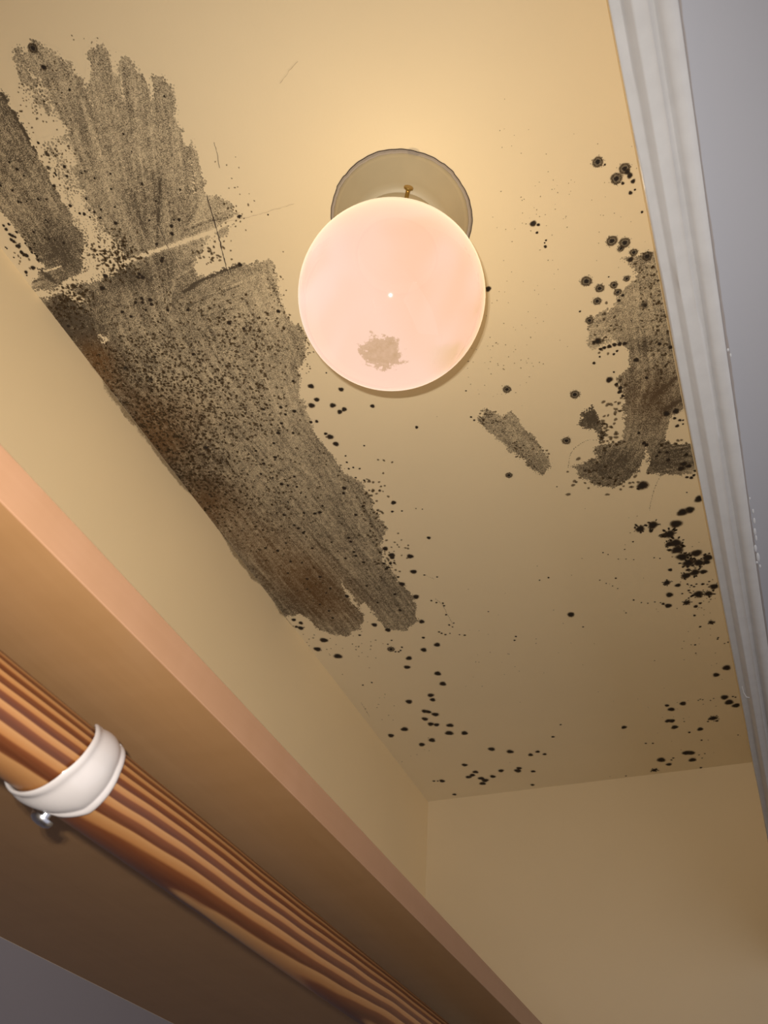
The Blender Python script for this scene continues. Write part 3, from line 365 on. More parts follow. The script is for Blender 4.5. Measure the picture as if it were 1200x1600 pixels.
# single colonies: small flat blots on the paint, each with a ragged rim
SPOTS = [(24.7, 314.3, 4.85, 1), (30.1, 318.9, 1.15, 0), (46.1, 328.7, 4.92, 1), (37.3, 335.3, 5.21, 1), (41.9, 341.6, 1.77, 0), (49.2, 336.8, 2.94, 0), (51.0, 343.1, 2.3, 0), (47.7, 332.5, 2.9, 0), (51.2, 351.5, 1.18, 0), (46.8, 353.0, 2.06, 0), (53.5, 375.2, 1.5, 0), (-45.3, 350.0, 3.34, 0), (-41.0, 352.9, 1.85, 0), (-44.2, 360.1, 1.54, 0), (-38.0, 370.8, 1.24, 0), (-39.9, 372.9, 0.94, 0), (-40.3, 377.0, 1.86, 0), (-11.1, 427.6, 5.51, 1), (21.5, 393.8, 5.24, 1), (32.6, 400.1, 5.24, 1), (50.3, 421.7, 4.96, 1), (34.6, 419.4, 3.1, 0), (28.0, 404.8, 3.1, 1), (38.9, 413.1, 3.72, 1), (27.2, 438.8, 3.2, 1), (-0.1, 440.1, 4.5, 1), (13.9, 441.4, 3.83, 1), (16.0, 450.6, 3.89, 1), (20.1, 456.0, 1.92, 0), (15.3, 460.5, 1.95, 0), (-5.6, 453.6, 4.24, 1), (-17.8, 473.1, 4.3, 1), (-24.8, 459.2, 1.32, 0), (10.9, 430.5, 0.94, 0), (-14.9, 500.7, 4.08, 0), (-19.1, 500.9, 2.38, 0), (0.7, 511.5, 2.72, 0), (5.9, 512.5, 2.72, 0), (11.1, 513.6, 2.68, 0), (-4.9, 512.0, 2.72, 0), (-10.3, 511.7, 2.38, 0), (-14.5, 511.9, 2.04, 0), (-2.4, 523.3, 1.72, 0), (1.7, 520.4, 1.72, 0), (-17.2, 521.4, 1.36, 0), (-24.8, 527.4, 2.07, 0), (-6.9, 546.4, 1.39, 0), (-13.6, 554.9, 4.21, 0), (-7.5, 563.5, 2.46, 0), (-4.5, 570.1, 2.85, 0), (-6.2, 575.1, 2.81, 0), (-3.9, 581.6, 2.14, 0), (-54.0, 561.8, 5.41, 1), (-124.2, 529.2, 4.69, 1), (-106.5, 401.4, 3.26, 0), (18.8, 538.8, 3.4, 0), (25.1, 566.0, 2.08, 0), (45.2, 526.8, 2.35, 0), (55.9, 534.9, 2.72, 0), (38.1, 474.4, 5.84, 2), (39.2, 475.6, 1.96, 0), (48.3, 623.1, 4.33, 0), (37.6, 623.2, 4.33, 0), (45.4, 632.8, 2.16, 0), (50.5, 637.6, 2.16, 0), (53.9, 638.8, 1.44, 0), (53.1, 644.4, 1.44, 0), (46.5, 645.1, 2.52, 0), (-78.7, 624.8, 5.27, 1), (-158.9, 655.8, 4.37, 1), (-174.9, 553.1, 1.51, 0), (-172.8, 558.8, 1.51, 0), (-7.0, 726.1, 7.84, 0), (-13.1, 729.8, 2.34, 0), (54.6, 771.4, 6.25, 0), (41.6, 787.2, 6.32, 0), (31.9, 788.8, 7.14, 0), (21.3, 807.4, 8.13, 0), (10.7, 824.0, 9.04, 3), (4.1, 824.4, 4.99, 3), (15.9, 843.9, 9.15, 3), (7.7, 843.8, 5.82, 3), (15.5, 858.2, 8.32, 3), (19.8, 874.4, 8.41, 3), (38.4, 872.4, 7.57, 0), (51.5, 886.2, 7.51, 3), (26.2, 888.7, 8.44, 3), (39.1, 892.9, 7.57, 3), (48.8, 894.8, 5.05, 0), (-23.6, 802.4, 6.58, 3), (-6.8, 800.5, 7.31, 3), (-11.0, 810.5, 3.29, 0), (31.6, 911.3, 6.81, 3), (42.4, 913.4, 5.1, 0), (19.3, 914.4, 6.91, 3), (0.7, 895.6, 3.42, 0), (23.4, 903.0, 3.42, 0), (-7.6, 921.4, 5.22, 3), (5.7, 931.5, 4.36, 0), (52.5, 949.4, 6.88, 3), (29.7, 959.7, 7.86, 3), (43.2, 962.5, 6.16, 3), (-8.3, 949.0, 5.74, 0), (-13.7, 973.0, 5.37, 0), (-19.9, 966.5, 2.7, 0), (12.0, 973.5, 5.35, 3), (22.7, 986.1, 3.57, 0), (29.6, 980.6, 2.65, 0), (23.1, 937.1, 1.73, 0), (26.0, 940.9, 1.74, 0), (18.3, 947.2, 2.18, 0), (8.9, 951.6, 1.76, 0), (15.9, 964.2, 1.78, 0), (18.5, 932.7, 1.72, 0), (30.1, 936.4, 1.74, 0), (38.3, 939.1, 2.59, 0), (47.2, 936.2, 1.72, 0), (18.3, 1006.4, 2.25, 0), (38.7, 1030.1, 4.55, 3), (22.5, 1036.3, 2.28, 0), (54.7, 1072.5, 8.28, 0), (43.9, 1070.8, 1.84, 0), (51.2, 1088.1, 1.4, 0), (56.8, 1086.5, 1.86, 0), (9.7, 1078.8, 1.41, 0), (-150.4, 951.7, 6.06, 0), (42.1, 755.5, 1.16, 0), (-107.5, 694.1, 1.04, 0), (-78.4, 832.7, 1.28, 0), (-72.7, 838.6, 1.11, 0), (-49.8, 835.4, 1.28, 0), (-36.6, 823.9, 1.51, 0), (-61.5, 851.9, 1.04, 0), (-51.7, 855.0, 1.02, 0), (-42.2, 859.5, 1.02, 0), (-15.7, 864.1, 1.26, 0), (-8.6, 867.8, 1.28, 0), (-72.5, 890.3, 1.75, 0), (-94.3, 887.6, 1.16, 0), (-87.3, 897.2, 1.16, 0), (-80.0, 905.4, 1.15, 0), (-74.3, 913.1, 1.16, 0), (-160.8, 860.4, 1.79, 0), (-174.1, 861.9, 1.36, 0), (-246.8, 987.9, 1.97, 0), (-242.2, 979.1, 1.97, 0), (-139.9, 985.7, 1.71, 0), (-57.8, 945.3, 1.81, 0), (-48.5, 954.3, 1.34, 0), (-40.2, 958.5, 1.35, 0), (-30.3, 958.6, 1.35, 0), (-22.9, 962.5, 1.34, 0), (-264.2, 907.9, 1.42, 0), (-316.3, 952.7, 1.99, 0), (-73.6, 971.2, 1.39, 0), (47.0, 1153.1, 7.21, 0), (30.1, 1168.1, 5.83, 0), (57.4, 1211.8, 4.46, 0), (35.2, 1236.3, 7.0, 0), (40.4, 1253.6, 8.08, 0), (50.0, 1266.5, 7.07, 0), (57.6, 1229.2, 1.49, 0), (58.8, 1237.3, 1.5, 0), (47.9, 1238.0, 2.0, 0), (51.6, 1241.1, 1.98, 0), (57.3, 1252.6, 2.02, 0), (10.3, 1296.2, 7.27, 3), (15.3, 1306.1, 3.12, 0), (1.1, 1304.1, 2.1, 0), (-14.2, 1325.6, 5.83, 0), (-33.0, 1331.3, 2.68, 0), (-30.4, 1237.1, 6.12, 0), (-56.0, 1235.8, 4.15, 0), (-50.8, 1249.6, 6.25, 0), (-61.3, 1284.3, 5.83, 0), (-55.2, 1286.0, 5.78, 0), (-54.2, 1307.8, 6.42, 0), (-47.8, 1400.1, 7.76, 0), (-39.3, 1402.5, 7.21, 0), (-40.6, 1428.3, 7.21, 0), (-93.6, 1414.0, 8.46, 0), (-83.1, 1433.9, 5.64, 0), (-76.2, 1418.7, 2.26, 0), (-71.9, 1412.6, 2.24, 0), (-111.8, 1448.5, 5.75, 3), (-118.0, 1464.6, 2.9, 0), (-58.8, 1462.7, 6.26, 0), (-30.2, 1460.4, 2.82, 0), (-23.6, 1425.7, 1.66, 0), (-27.4, 1412.8, 1.66, 0), (-17.3, 1410.8, 1.65, 0), (-70.5, 1464.5, 1.71, 0), (-109.7, 1348.2, 2.22, 0), (-98.1, 1351.4, 2.2, 0), (-16.7, 1362.6, 2.15, 0), (9.7, 1078.8, 1.88, 0), (7.8, 1100.5, 1.41, 0), (42.7, 1073.8, 1.86, 0), (-2.2, 1231.3, 1.53, 0), (1.4, 1234.4, 1.52, 0), (-5.6, 1234.3, 1.53, 0), (12.9, 1239.7, 1.51, 0), (18.4, 1235.3, 1.5, 0), (-36.3, 1293.5, 1.58, 0), (43.8, 1361.6, 1.59, 0), (-165.0, 1457.3, 2.1, 0), (-534.3, 899.4, 6.74, 0), (-554.8, 918.2, 6.34, 0), (-530.8, 945.6, 7.4, 0), (-441.0, 886.9, 4.98, 0), (-368.1, 901.3, 4.93, 0), (-440.2, 953.2, 6.21, 1), (-390.7, 970.1, 5.64, 0), (-365.6, 963.6, 5.53, 0), (-421.4, 984.4, 5.71, 0), (-433.6, 1006.8, 5.79, 0), (-391.5, 1038.4, 6.32, 0), (-393.4, 1069.0, 6.45, 0), (-424.9, 1095.8, 6.02, 0), (-426.5, 1109.8, 5.51, 0), (-468.0, 1104.0, 6.63, 0), (-452.0, 1140.4, 6.23, 0), (-446.3, 1144.3, 5.06, 0), (-438.3, 1155.2, 6.74, 0), (-460.9, 1164.1, 6.23, 0), (-456.9, 1183.0, 6.29, 0), (-447.7, 1187.8, 5.73, 0), (-425.3, 1196.4, 6.86, 0), (-435.1, 1220.9, 8.13, 0), (-408.4, 1228.3, 6.86, 0), (-508.8, 1186.4, 7.57, 0), (-540.9, 1200.5, 6.5, 0), (-473.8, 1235.7, 7.1, 0), (-497.6, 1245.7, 6.57, 0), (-378.7, 1295.3, 7.03, 0), (-348.6, 1313.2, 7.03, 0), (-315.7, 1334.3, 5.27, 0), (-300.3, 1326.4, 4.65, 0), (-290.3, 1338.7, 4.07, 0), (-260.8, 1283.3, 3.36, 0), (-238.1, 1247.1, 2.2, 0), (-445.4, 1339.0, 6.1, 0), (-433.9, 1370.5, 6.15, 0), (-443.7, 1380.9, 6.15, 0), (-453.3, 1386.3, 6.2, 0), (-385.2, 1378.2, 6.1, 0), (-407.1, 1395.9, 6.16, 0), (-430.9, 1397.6, 6.82, 0), (-426.1, 1406.9, 7.44, 0), (-434.8, 1418.0, 6.88, 0), (-354.8, 1386.3, 7.26, 0), (-349.7, 1377.4, 5.4, 0), (-327.5, 1396.2, 4.8, 0), (-342.6, 1447.5, 4.3, 0), (-508.1, 1388.0, 6.31, 0), (-516.6, 1385.8, 2.27, 0), (-524.0, 1383.9, 3.18, 0), (-503.2, 1447.4, 4.52, 0), (-135.9, 1284.8, 5.41, 0), (-380.4, 939.8, 2.51, 0), (-473.6, 904.1, 2.54, 0), (-524.8, 1034.1, 1.97, 0), (-507.1, 1031.3, 1.97, 0), (-335.4, 449.0, 3.78, 0), (-304.1, 465.0, 3.34, 0), (-337.5, 468.6, 3.43, 0), (-347.0, 474.2, 4.21, 0), (-323.1, 482.6, 3.81, 0), (-312.5, 492.4, 3.44, 0), (-319.2, 494.0, 3.47, 0), (-279.0, 499.3, 3.02, 0), (-358.8, 496.4, 2.35, 0), (-351.7, 497.8, 2.35, 0), (-241.0, 546.1, 2.29, 0), (-168.6, 515.3, 1.1, 0), (-310.4, 438.2, 1.11, 0), (-346.4, 524.8, 4.37, 0), (-349.5, 518.5, 2.38, 0), (-344.4, 537.3, 3.99, 0), (-312.5, 551.7, 1.43, 0), (-314.5, 653.6, 3.8, 0), (-322.3, 668.3, 2.14, 0), (-309.7, 671.3, 1.54, 0), (-293.7, 730.8, 3.07, 0), (-331.4, 757.9, 4.97, 0), (-338.8, 789.7, 5.03, 0), (-358.9, 732.3, 4.47, 0), (-355.3, 747.3, 4.97, 0), (-356.4, 752.5, 3.66, 0), (-373.0, 771.3, 2.78, 0), (-364.4, 809.5, 4.68, 0), (-355.2, 842.9, 5.18, 0), (-426.0, 905.1, 4.98, 0), (-565.8, 861.7, 4.11, 0), (-555.7, 859.6, 5.14, 0), (-549.7, 847.9, 4.07, 0), (-556.7, 837.3, 4.07, 0), (-561.0, 854.5, 3.08, 0), (-364.0, 793.2, 2.32, 0), (-326.4, 801.0, 1.66, 0), (-310.4, 810.6, 1.65, 0), (-336.6, 858.2, 1.89, 0), (-330.9, 864.7, 1.89, 0), (-322.3, 869.0, 1.91, 0), (-322.5, 875.2, 1.9, 0), (-326.9, 896.2, 1.93, 0), (-322.5, 918.9, 1.46, 0), (-330.6, 921.3, 1.95, 0), (-327.4, 927.3, 1.46, 0), (-351.5, 933.3, 1.97, 0), (-348.8, 937.6, 1.97, 0), (-344.2, 942.4, 1.99, 0), (-336.5, 941.4, 1.48, 0), (-323.4, 948.9, 1.49, 0), (-315.4, 953.0, 1.48, 0), (-290.3, 672.8, 1.1, 0), (-282.7, 676.6, 1.1, 0), (-430.2, 931.4, 1.83, 0), (-439.9, 939.0, 1.84, 0), (-379.5, 940.1, 2.51, 0), (-421.5, 953.5, 2.05, 0), (-426.7, 960.9, 2.07, 0), (-430.9, 963.2, 2.06, 0), (-435.8, 961.7, 2.07, 0), (-341.2, 559.2, 1.45, 0), (-344.1, 569.4, 1.63, 0), (-346.2, 580.0, 1.64, 0), (-333.0, 584.5, 1.63, 0), (-339.9, 579.9, 1.64, 0), (-335.5, 604.5, 1.65, 0), (-343.9, 596.9, 1.65, 0), (-370.2, 769.4, 2.78, 0), (-363.6, 762.9, 2.74, 0), (-357.9, 763.3, 2.27, 0), (-372.3, 760.1, 2.75, 0), (-407.6, 44.2, 3.99, 1), (-408.6, 60.1, 2.62, 0), (-398.7, 83.6, 1.47, 0), (-493.2, 122.6, 1.93, 0), (-495.7, 114.5, 1.58, 0), (-447.5, 137.5, 1.93, 0), (-463.1, 132.8, 1.9, 1), (-451.1, 145.9, 1.61, 0), (-435.4, 148.7, 1.29, 0), (-431.3, 148.3, 1.26, 0), (-426.6, 157.3, 1.29, 0), (-469.2, 149.0, 1.93, 0), (-409.1, 159.4, 1.28, 0), (-447.1, 170.9, 1.63, 0), (-466.9, 171.0, 1.98, 0), (-462.7, 180.9, 1.66, 0), (-458.8, 183.1, 1.99, 0), (-451.4, 181.7, 1.33, 0), (-447.7, 185.2, 1.66, 0), (-455.3, 187.9, 1.32, 0), (-445.8, 192.2, 1.65, 0), (-439.9, 185.4, 1.3, 0), (-424.9, 188.3, 1.3, 0), (-434.2, 202.3, 2.33, 0), (-417.6, 172.0, 1.29, 0), (-456.1, 121.4, 1.86, 1), (-457.0, 110.4, 1.55, 0), (-385.9, 178.8, 1.58, 0), (-382.4, 225.4, 2.29, 0), (-386.4, 232.5, 2.31, 0), (-371.4, 222.5, 1.96, 0), (-376.3, 220.7, 1.3, 0), (-407.5, 236.2, 1.69, 0), (-412.9, 253.7, 2.38, 0), (-410.6, 251.5, 2.02, 0), (-480.2, 247.1, 3.12, 0), (-492.3, 257.7, 3.2, 0), (-444.2, 258.1, 2.43, 0), (-443.1, 262.4, 2.79, 0), (-447.7, 260.7, 2.47, 0), (-450.6, 287.7, 2.81, 0), (-452.4, 292.8, 2.49, 0), (-458.4, 283.2, 2.14, 0), (-467.8, 284.7, 2.15, 0), (-460.4, 287.4, 2.12, 0), (-462.5, 296.5, 1.81, 0), (-337.7, 286.3, 2.7, 0), (-312.6, 241.2, 1.96, 0), (-284.7, 249.8, 0.96, 0), (-375.3, 133.3, 1.22, 0), (-377.2, 149.3, 0.93, 0), (-320.7, 119.7, 1.18, 0), (-353.5, 197.1, 1.29, 0), (-382.6, 198.2, 1.29, 0), (-400.0, 212.4, 1.3, 0), (-460.4, 141.0, 1.29, 0), (-460.4, 139.1, 1.29, 0), (-519.8, 129.0, 1.64, 0), (-511.8, 137.5, 1.63, 0), (-490.9, 130.1, 1.3, 0), (-520.7, 179.7, 1.69, 0), (-500.0, 173.9, 1.34, 0), (-499.5, 176.2, 1.33, 0), (-498.5, 200.6, 1.71, 0), (-505.7, 194.9, 1.35, 0), (-510.5, 191.6, 1.37, 0), (-514.0, 188.8, 1.37, 0), (-512.2, 150.3, 1.33, 0), (-505.8, 151.4, 1.32, 0), (-514.2, 148.8, 1.63, 0), (-493.4, 154.0, 1.64, 0), (-485.4, 157.0, 1.32, 0), (-529.9, 352.6, 4.59, 2), (-510.5, 376.7, 4.65, 2), (-445.3, 403.0, 3.06, 2), (-383.7, 342.3, 2.86, 0), (-371.8, 354.3, 2.15, 0), (-325.5, 348.6, 2.46, 0), (-489.0, 289.3, 2.17, 0), (-482.8, 297.5, 2.17, 0), (-439.6, 305.0, 2.15, 0), (-418.2, 312.8, 2.15, 0), (-443.5, 363.5, 2.23, 0), (-557.9, 282.8, 2.23, 0), (-352.0, 435.4, 1.88, 0), (-383.2, 464.3, 2.32, 0), (-370.5, 474.9, 2.75, 0), (-383.0, 475.5, 1.96, 0), (-404.4, 459.9, 1.95, 0), (-393.8, 486.1, 2.35, 0), (-404.5, 498.1, 2.78, 0), (-426.9, 531.7, 2.89, 0), (-417.6, 510.7, 2.04, 0), (-503.1, 488.6, 3.3, 0), (-445.1, 514.3, 2.06, 0), (-487.7, 351.2, 1.88, 0), (-545.8, 163.0, 1.71, 0), (-546.1, 167.2, 2.05, 0), (-546.1, 173.1, 2.05, 0), (-544.6, 175.1, 2.08, 0), (-548.7, 178.0, 2.08, 0), (-547.6, 180.6, 2.05, 0), (-547.8, 185.8, 2.05, 0), (-545.9, 186.5, 2.43, 0), (-548.2, 193.2, 2.43, 0), (-547.5, 196.5, 2.44, 0), (-545.4, 198.0, 2.43, 0), (-537.5, 186.7, 1.37, 0), (-536.2, 193.1, 1.74, 0), (-537.8, 197.1, 1.73, 0), (-535.5, 202.5, 1.73, 0), (-537.1, 206.5, 1.76, 0), (-535.5, 199.4, 1.37, 0), (-559.1, 213.0, 2.15, 0), (-560.9, 216.3, 1.07, 0), (-560.0, 194.8, 1.04, 0), (-560.5, 182.5, 1.04, 0), (-560.1, 184.2, 1.04, 0), (-539.8, 163.8, 1.69, 0), (-537.8, 173.3, 1.69, 0), (-528.5, 190.1, 1.37, 0), (-543.0, 177.2, 1.73, 0), (-548.3, 211.6, 2.82, 0), (-387.2, 504.2, 1.99, 0), (-429.0, 535.5, 1.65, 0), (-446.1, 536.4, 2.51, 0), (-457.8, 550.8, 2.11, 0), (-446.6, 561.7, 1.67, 0), (-440.7, 575.5, 2.99, 0), (-433.8, 580.3, 2.12, 0), (-423.6, 586.2, 2.11, 0), (-418.6, 569.0, 2.09, 0), (-423.9, 598.1, 1.71, 0), (-422.8, 638.2, 2.63, 0), (-415.1, 638.3, 3.07, 0), (-406.6, 628.6, 2.13, 0), (-420.6, 606.5, 1.71, 0), (-463.8, 627.0, 2.63, 0), (-457.3, 656.5, 2.66, 0), (-454.5, 666.7, 2.68, 0), (-459.5, 649.2, 2.24, 0), (-456.4, 698.8, 2.29, 0), (-365.4, 608.4, 3.35, 0), (-370.0, 616.4, 2.53, 0), (-371.1, 658.2, 2.6, 0), (-398.6, 696.0, 2.68, 0), (-399.2, 703.9, 2.71, 0), (-403.5, 724.5, 2.71, 0), (-404.2, 732.7, 2.75, 0), (-399.2, 748.5, 2.75, 0), (-420.3, 733.0, 2.31, 0), (-425.4, 696.6, 1.81, 0), (-472.9, 758.0, 2.85, 0), (-469.6, 786.3, 2.39, 0), (-453.2, 810.1, 3.87, 0), (-415.4, 797.6, 2.36, 0), (-415.0, 838.0, 2.41, 0), (-382.9, 827.9, 2.87, 0), (-389.6, 865.2, 2.92, 0), (-447.7, 607.2, 1.73, 0), (-393.5, 653.2, 1.73, 0), (-436.4, 632.4, 2.19, 0), (-506.0, 688.0, 2.78, 0), (-520.1, 677.7, 2.32, 0), (-499.1, 714.4, 2.34, 0), (-484.3, 722.1, 1.87, 0), (-514.3, 735.7, 1.92, 0), (-492.9, 756.0, 2.39, 0), (-500.7, 815.6, 1.97, 0), (-494.2, 833.8, 2.47, 0), (-495.9, 851.3, 2.51, 0), (-479.6, 793.9, 1.94, 0), (-503.3, 777.0, 1.94, 0), (-487.2, 677.5, 1.82, 0), (-451.7, 665.0, 1.79, 0), (56.4, 722.0, 2.26, 0), (45.7, 729.4, 2.31, 0), (50.6, 732.2, 2.67, 0), (54.0, 728.9, 2.29, 0), (17.1, 683.5, 2.26, 0), (20.9, 678.4, 2.25, 0), (29.4, 681.3, 2.26, 0), (28.9, 694.0, 3.04, 0), (45.1, 706.1, 4.5, 0), (41.1, 713.4, 4.57, 0), (50.3, 712.2, 3.76, 0), (50.0, 692.7, 3.01, 0), (6.3, 658.6, 3.01, 0), (8.6, 662.5, 3.0, 0), (3.4, 641.1, 2.22, 0)]
FIELDS = [(-525.5, 418.0, 34.0, 11.9, -25.0, 37.1, 780, 1.04, 1.83), (-538.5, 511.4, 30.4, 10.6, -22.8, 36.1, 630, 1.19, 2.03), (-438.6, 409.2, 32.6, 11.7, -19.0, 31.6, 390, 1.01, 1.7), (-512.0, 345.1, 32.0, 11.5, -18.0, 25.7, 390, 0.91, 1.52), (-382.1, 356.6, 23.8, 8.8, -10.4, 17.9, 135, 1.01, 1.73), (-413.7, 457.6, 22.2, 7.8, -18.8, 33.8, 135, 1.18, 1.96), (-503.1, 583.5, 41.5, 14.0, -26.8, 46.8, 270, 1.13, 1.91), (-412.5, 311.6, 33.5, 12.3, -8.4, 13.4, 60, 0.99, 1.55), (-495.6, 719.8, 49.0, 16.0, -31.7, 61.7, 70, 1.12, 1.87), (-410.7, 590.5, 36.2, 12.4, -20.2, 40.8, 60, 1.01, 1.69), (-456.7, 232.0, 14.1, 5.3, -7.7, 10.7, 255, 0.89, 1.64), (-529.7, 256.1, 10.8, 3.9, -6.0, 7.7, 135, 0.94, 1.74), (-552.7, 268.4, 13.8, 5.1, -8.3, 10.5, 135, 0.88, 1.61), (53.9, 452.5, 8.3, 3.1, -2.8, 17.0, 60, 0.94, 1.51), (52.9, 499.0, 8.6, 3.1, -3.1, 19.9, 60, 0.86, 1.59), (48.6, 547.8, 9.0, 3.2, -3.0, 19.8, 50, 0.95, 1.77), (-446.1, 125.2, 11.7, 4.5, -11.7, 14.5, 60, 0.63, 1.14), (-429.4, 77.3, 13.3, 5.3, -11.0, 13.1, 50, 0.6, 1.08), (-340.8, 650.8, 9.7, 3.2, -14.0, 32.4, 70, 1.2, 2.06), (-362.8, 749.0, 12.1, 3.9, -9.2, 22.3, 60, 1.18, 1.99), (-315.3, 398.4, 5.4, 2.0, -11.1, 22.3, 50, 0.72, 1.3), (-314.5, 323.6, 5.2, 1.9, -8.4, 15.8, 40, 0.62, 1.1), (-315.4, 234.7, 8.4, 3.1, -5.9, 10.2, 30, 0.64, 1.16), (-359.5, 264.6, 8.8, 3.3, -3.7, 6.0, 36, 0.94, 1.62), (-545.6, 191.1, 7.7, 2.9, -6.9, 8.0, 20, 0.83, 1.39), (-35.1, 631.7, 4.2, 1.5, -4.3, 21.1, 36, 1.51, 2.41), (-66.4, 691.0, 14.8, 5.1, -2.8, 12.7, 24, 1.56, 2.66), (-12.4, 599.7, 3.4, 1.2, -6.3, 31.8, 26, 1.45, 2.32), (-20.5, 718.1, 13.3, 4.6, -1.4, 7.5, 16, 1.56, 2.5), (36.7, 672.3, 12.7, 4.3, -0.6, 4.0, 16, 1.48, 2.22), (-7.5, 485.0, 8.8, 3.2, -3.2, 15.3, 26, 0.93, 1.74), (-45.5, 343.7, 17.1, 6.4, -5.1, 18.4, 26, 0.3, 0.61), (-22.2, 326.1, 22.4, 8.6, -7.5, 29.5, 24, 0.3, 0.54), (-120.5, 486.7, 19.8, 7.2, -6.0, 20.0, 50, 0.35, 0.84), (-77.1, 435.1, 18.8, 6.9, -12.3, 43.5, 28, 0.34, 0.54), (-39.7, 257.8, 10.6, 4.2, -3.0, 10.5, 8, 0.29, 0.58), (17.5, 395.2, 17.4, 6.5, -8.1, 39.6, 16, 0.31, 0.56), (-522.4, 957.5, 25.5, 7.6, -18.6, 41.0, 14, 0.85, 1.39), (-523.8, 1096.2, 16.3, 4.7, -12.0, 28.3, 12, 0.9, 1.35), (-510.6, 1283.6, 23.4, 6.3, -17.0, 45.1, 6, 0.85, 1.21), (38.6, 950.8, 20.7, 6.6, -5.2, 42.2, 36, 0.7, 1.57), (32.5, 1074.0, 22.1, 6.9, -4.7, 40.4, 12, 0.65, 1.21), (-30.5, 1259.5, 39.8, 11.4, -11.2, 79.4, 22, 0.62, 1.25), (-557.8, 910.0, 12.1, 3.7, -11.5, 23.5, 14, 1.04, 1.67), (-173.7, 467.4, 39.9, 14.7, -16.5, 47.4, 10, 0.36, 0.64), (-73.4, 885.8, 66.8, 21.6, -21.2, 107.6, 18, 0.52, 0.87), (-172.8, 1081.5, 115.2, 34.8, -36.0, 154.3, 22, 0.6, 1.0), (-288.2, 975.2, 75.6, 23.6, -29.7, 94.8, 16, 0.5, 0.99), (-311.7, 215.7, 11.8, 4.5, -12.8, 21.8, 16, 0.51, 0.89), (-366.5, 52.5, 10.5, 4.1, -1.9, 2.4, 6, 0.46, 0.74), (-124.8, 621.3, 10.2, 3.6, -3.7, 13.7, 30, 0.93, 1.54), (-152.0, 565.2, 8.5, 3.0, -2.8, 9.0, 26, 0.9, 1.51), (-492.9, 929.9, 19.9, 6.0, -7.0, 15.8, 12, 0.83, 1.45)]
CURVES = [[(-45.0, 635.5), (-53.5, 632.5), (-63.2, 634.4), (-72.1, 639.7), (-78.3, 646.1), (-82.8, 655.3), (-87.0, 669.3)], [(17.1, 716.3), (11.0, 725.4), (5.0, 738.3), (-0.7, 753.8), (-7.1, 773.2)], [(-575.1, 886.8), (-577.5, 907.6), (-579.7, 930.8), (-583.1, 961.8)], [(-549.4, 1084.6), (-551.6, 1109.7), (-553.4, 1131.0)], [(-324.7, 801.6), (-314.9, 815.0)], [(-329.7, 855.7), (-323.8, 873.2), (-325.2, 900.0), (-324.4, 921.6)]]
V = []; F = []; RAD = []; KIND = []
rnd = np.random.RandomState(11)
def spot(x, y, r, kind=0, el=1.0, ang=0.0, dz=0.0, seg=None):
    if not (XL + r * .3 < x < XR - r * .3 and y < YF - r * .5): return
    seg = seg or (20 if r > 2.2 else 9); b0 = len(V); z = H - .45 - dz
    jag = {0: .05, 1: .05, 2: .05, 3: .09, 4: .15}[kind]
    V.append(W(x, y, z)); RAD.append(0); KIND.append(kind)
    ca, sa = math.cos(ang), math.sin(ang)
    k = rnd.rand(seg); ph = rnd.rand(2) * 6.28; lob = .02 if kind == 1 else .07
    for rr in (.5, 1):
        for i in range(seg):
            a = 2 * math.pi * i / seg; q = r * rr * (1 + jag * (k[i] * 2 - 1) + lob * (math.sin(2 * a + ph[0]) + math.sin(3 * a + ph[1])))
            u, v = q * math.cos(a) * el, q * math.sin(a)
            V.append(W(max(XL + .2, min(XR - .2, x + u * ca - v * sa)), y + u * sa + v * ca, z)); RAD.append(rr); KIND.append(kind)
    for i in range(seg):
        j = (i + 1) % seg; F.append((b0, b0 + 1 + j, b0 + 1 + i)); F.append((b0 + 1 + i, b0 + 1 + j, b0 + 1 + seg + j, b0 + 1 + seg + i))
layer = 0
for x, y, r, kind in SPOTS:
    layer = (layer + 1) % 40
    r *= 1.15 if r < 9 else 1.0
    spot(x, y, r, kind, dz=layer * .01)
    if kind == 3:
        for k in range(9):
            a = rnd.rand() * 6.28; d = r * rnd.uniform(.8, 1.2); spot(x + d * math.cos(a), y + d * math.sin(a), r * rnd.uniform(.1, .28), 0, rnd.uniform(1, 2.2), a)
    if kind == 1:
        for k in range(14):
            a = rnd.rand() * 6.28; d = r * rnd.uniform(.8, 1.2); spot(x + d * math.cos(a), y + d * math.sin(a), rnd.uniform(.25, .6), 0)
for cx, cy, ux, uy, vx, vy, cnt, r0, r1 in FIELDS:
    for k in range(cnt):
        g = np.clip(rnd.randn(2), -2.3, 2.3); a = rnd.rand() * 3.14
        spot(cx + g[0] * ux + g[1] * vx, cy + g[0] * uy + g[1] * vy, rnd.uniform(r0, r1) * 1.15, 4, rnd.uniform(1, 1.5), a, dz=rnd.rand() * .1)
for line in CURVES:
    for (xa, ya), (xb, yb) in zip(line, line[1:]):
        L = math.hypot(xb - xa, yb - ya)
        for k in range(max(2, int(L / 2.2))):
            s_ = (k + rnd.rand() * .6) / max(2, int(L / 2.2)); spot(xa + (xb - xa) * s_ + rnd.randn() * .3, ya + (yb - ya) * s_ + rnd.randn() * .3, rnd.uniform(.4, .8))
m, t, b, out = nt('mould_colony')
rad = attr(t, 'rad'); kd = attr(t, 'spotkind'); p = pos(t)
n1 = noise(t, p, 700, 3, .7); n2 = noise(t, p, 1500, 1)
rr = M_(t, 'ADD', rad, M_(t, 'MULTIPLY', M_(t, 'SUBTRACT', n1, .5), .35))
is4 = M_(t, 'COMPARE', kd, 4, .3)
solid = M_(t, 'MULTIPLY', sstep(t, rr, 1.0, .50), M_(t, 'SUBTRACT', .96, M_(t, 'MULTIPLY', is4, .36)))
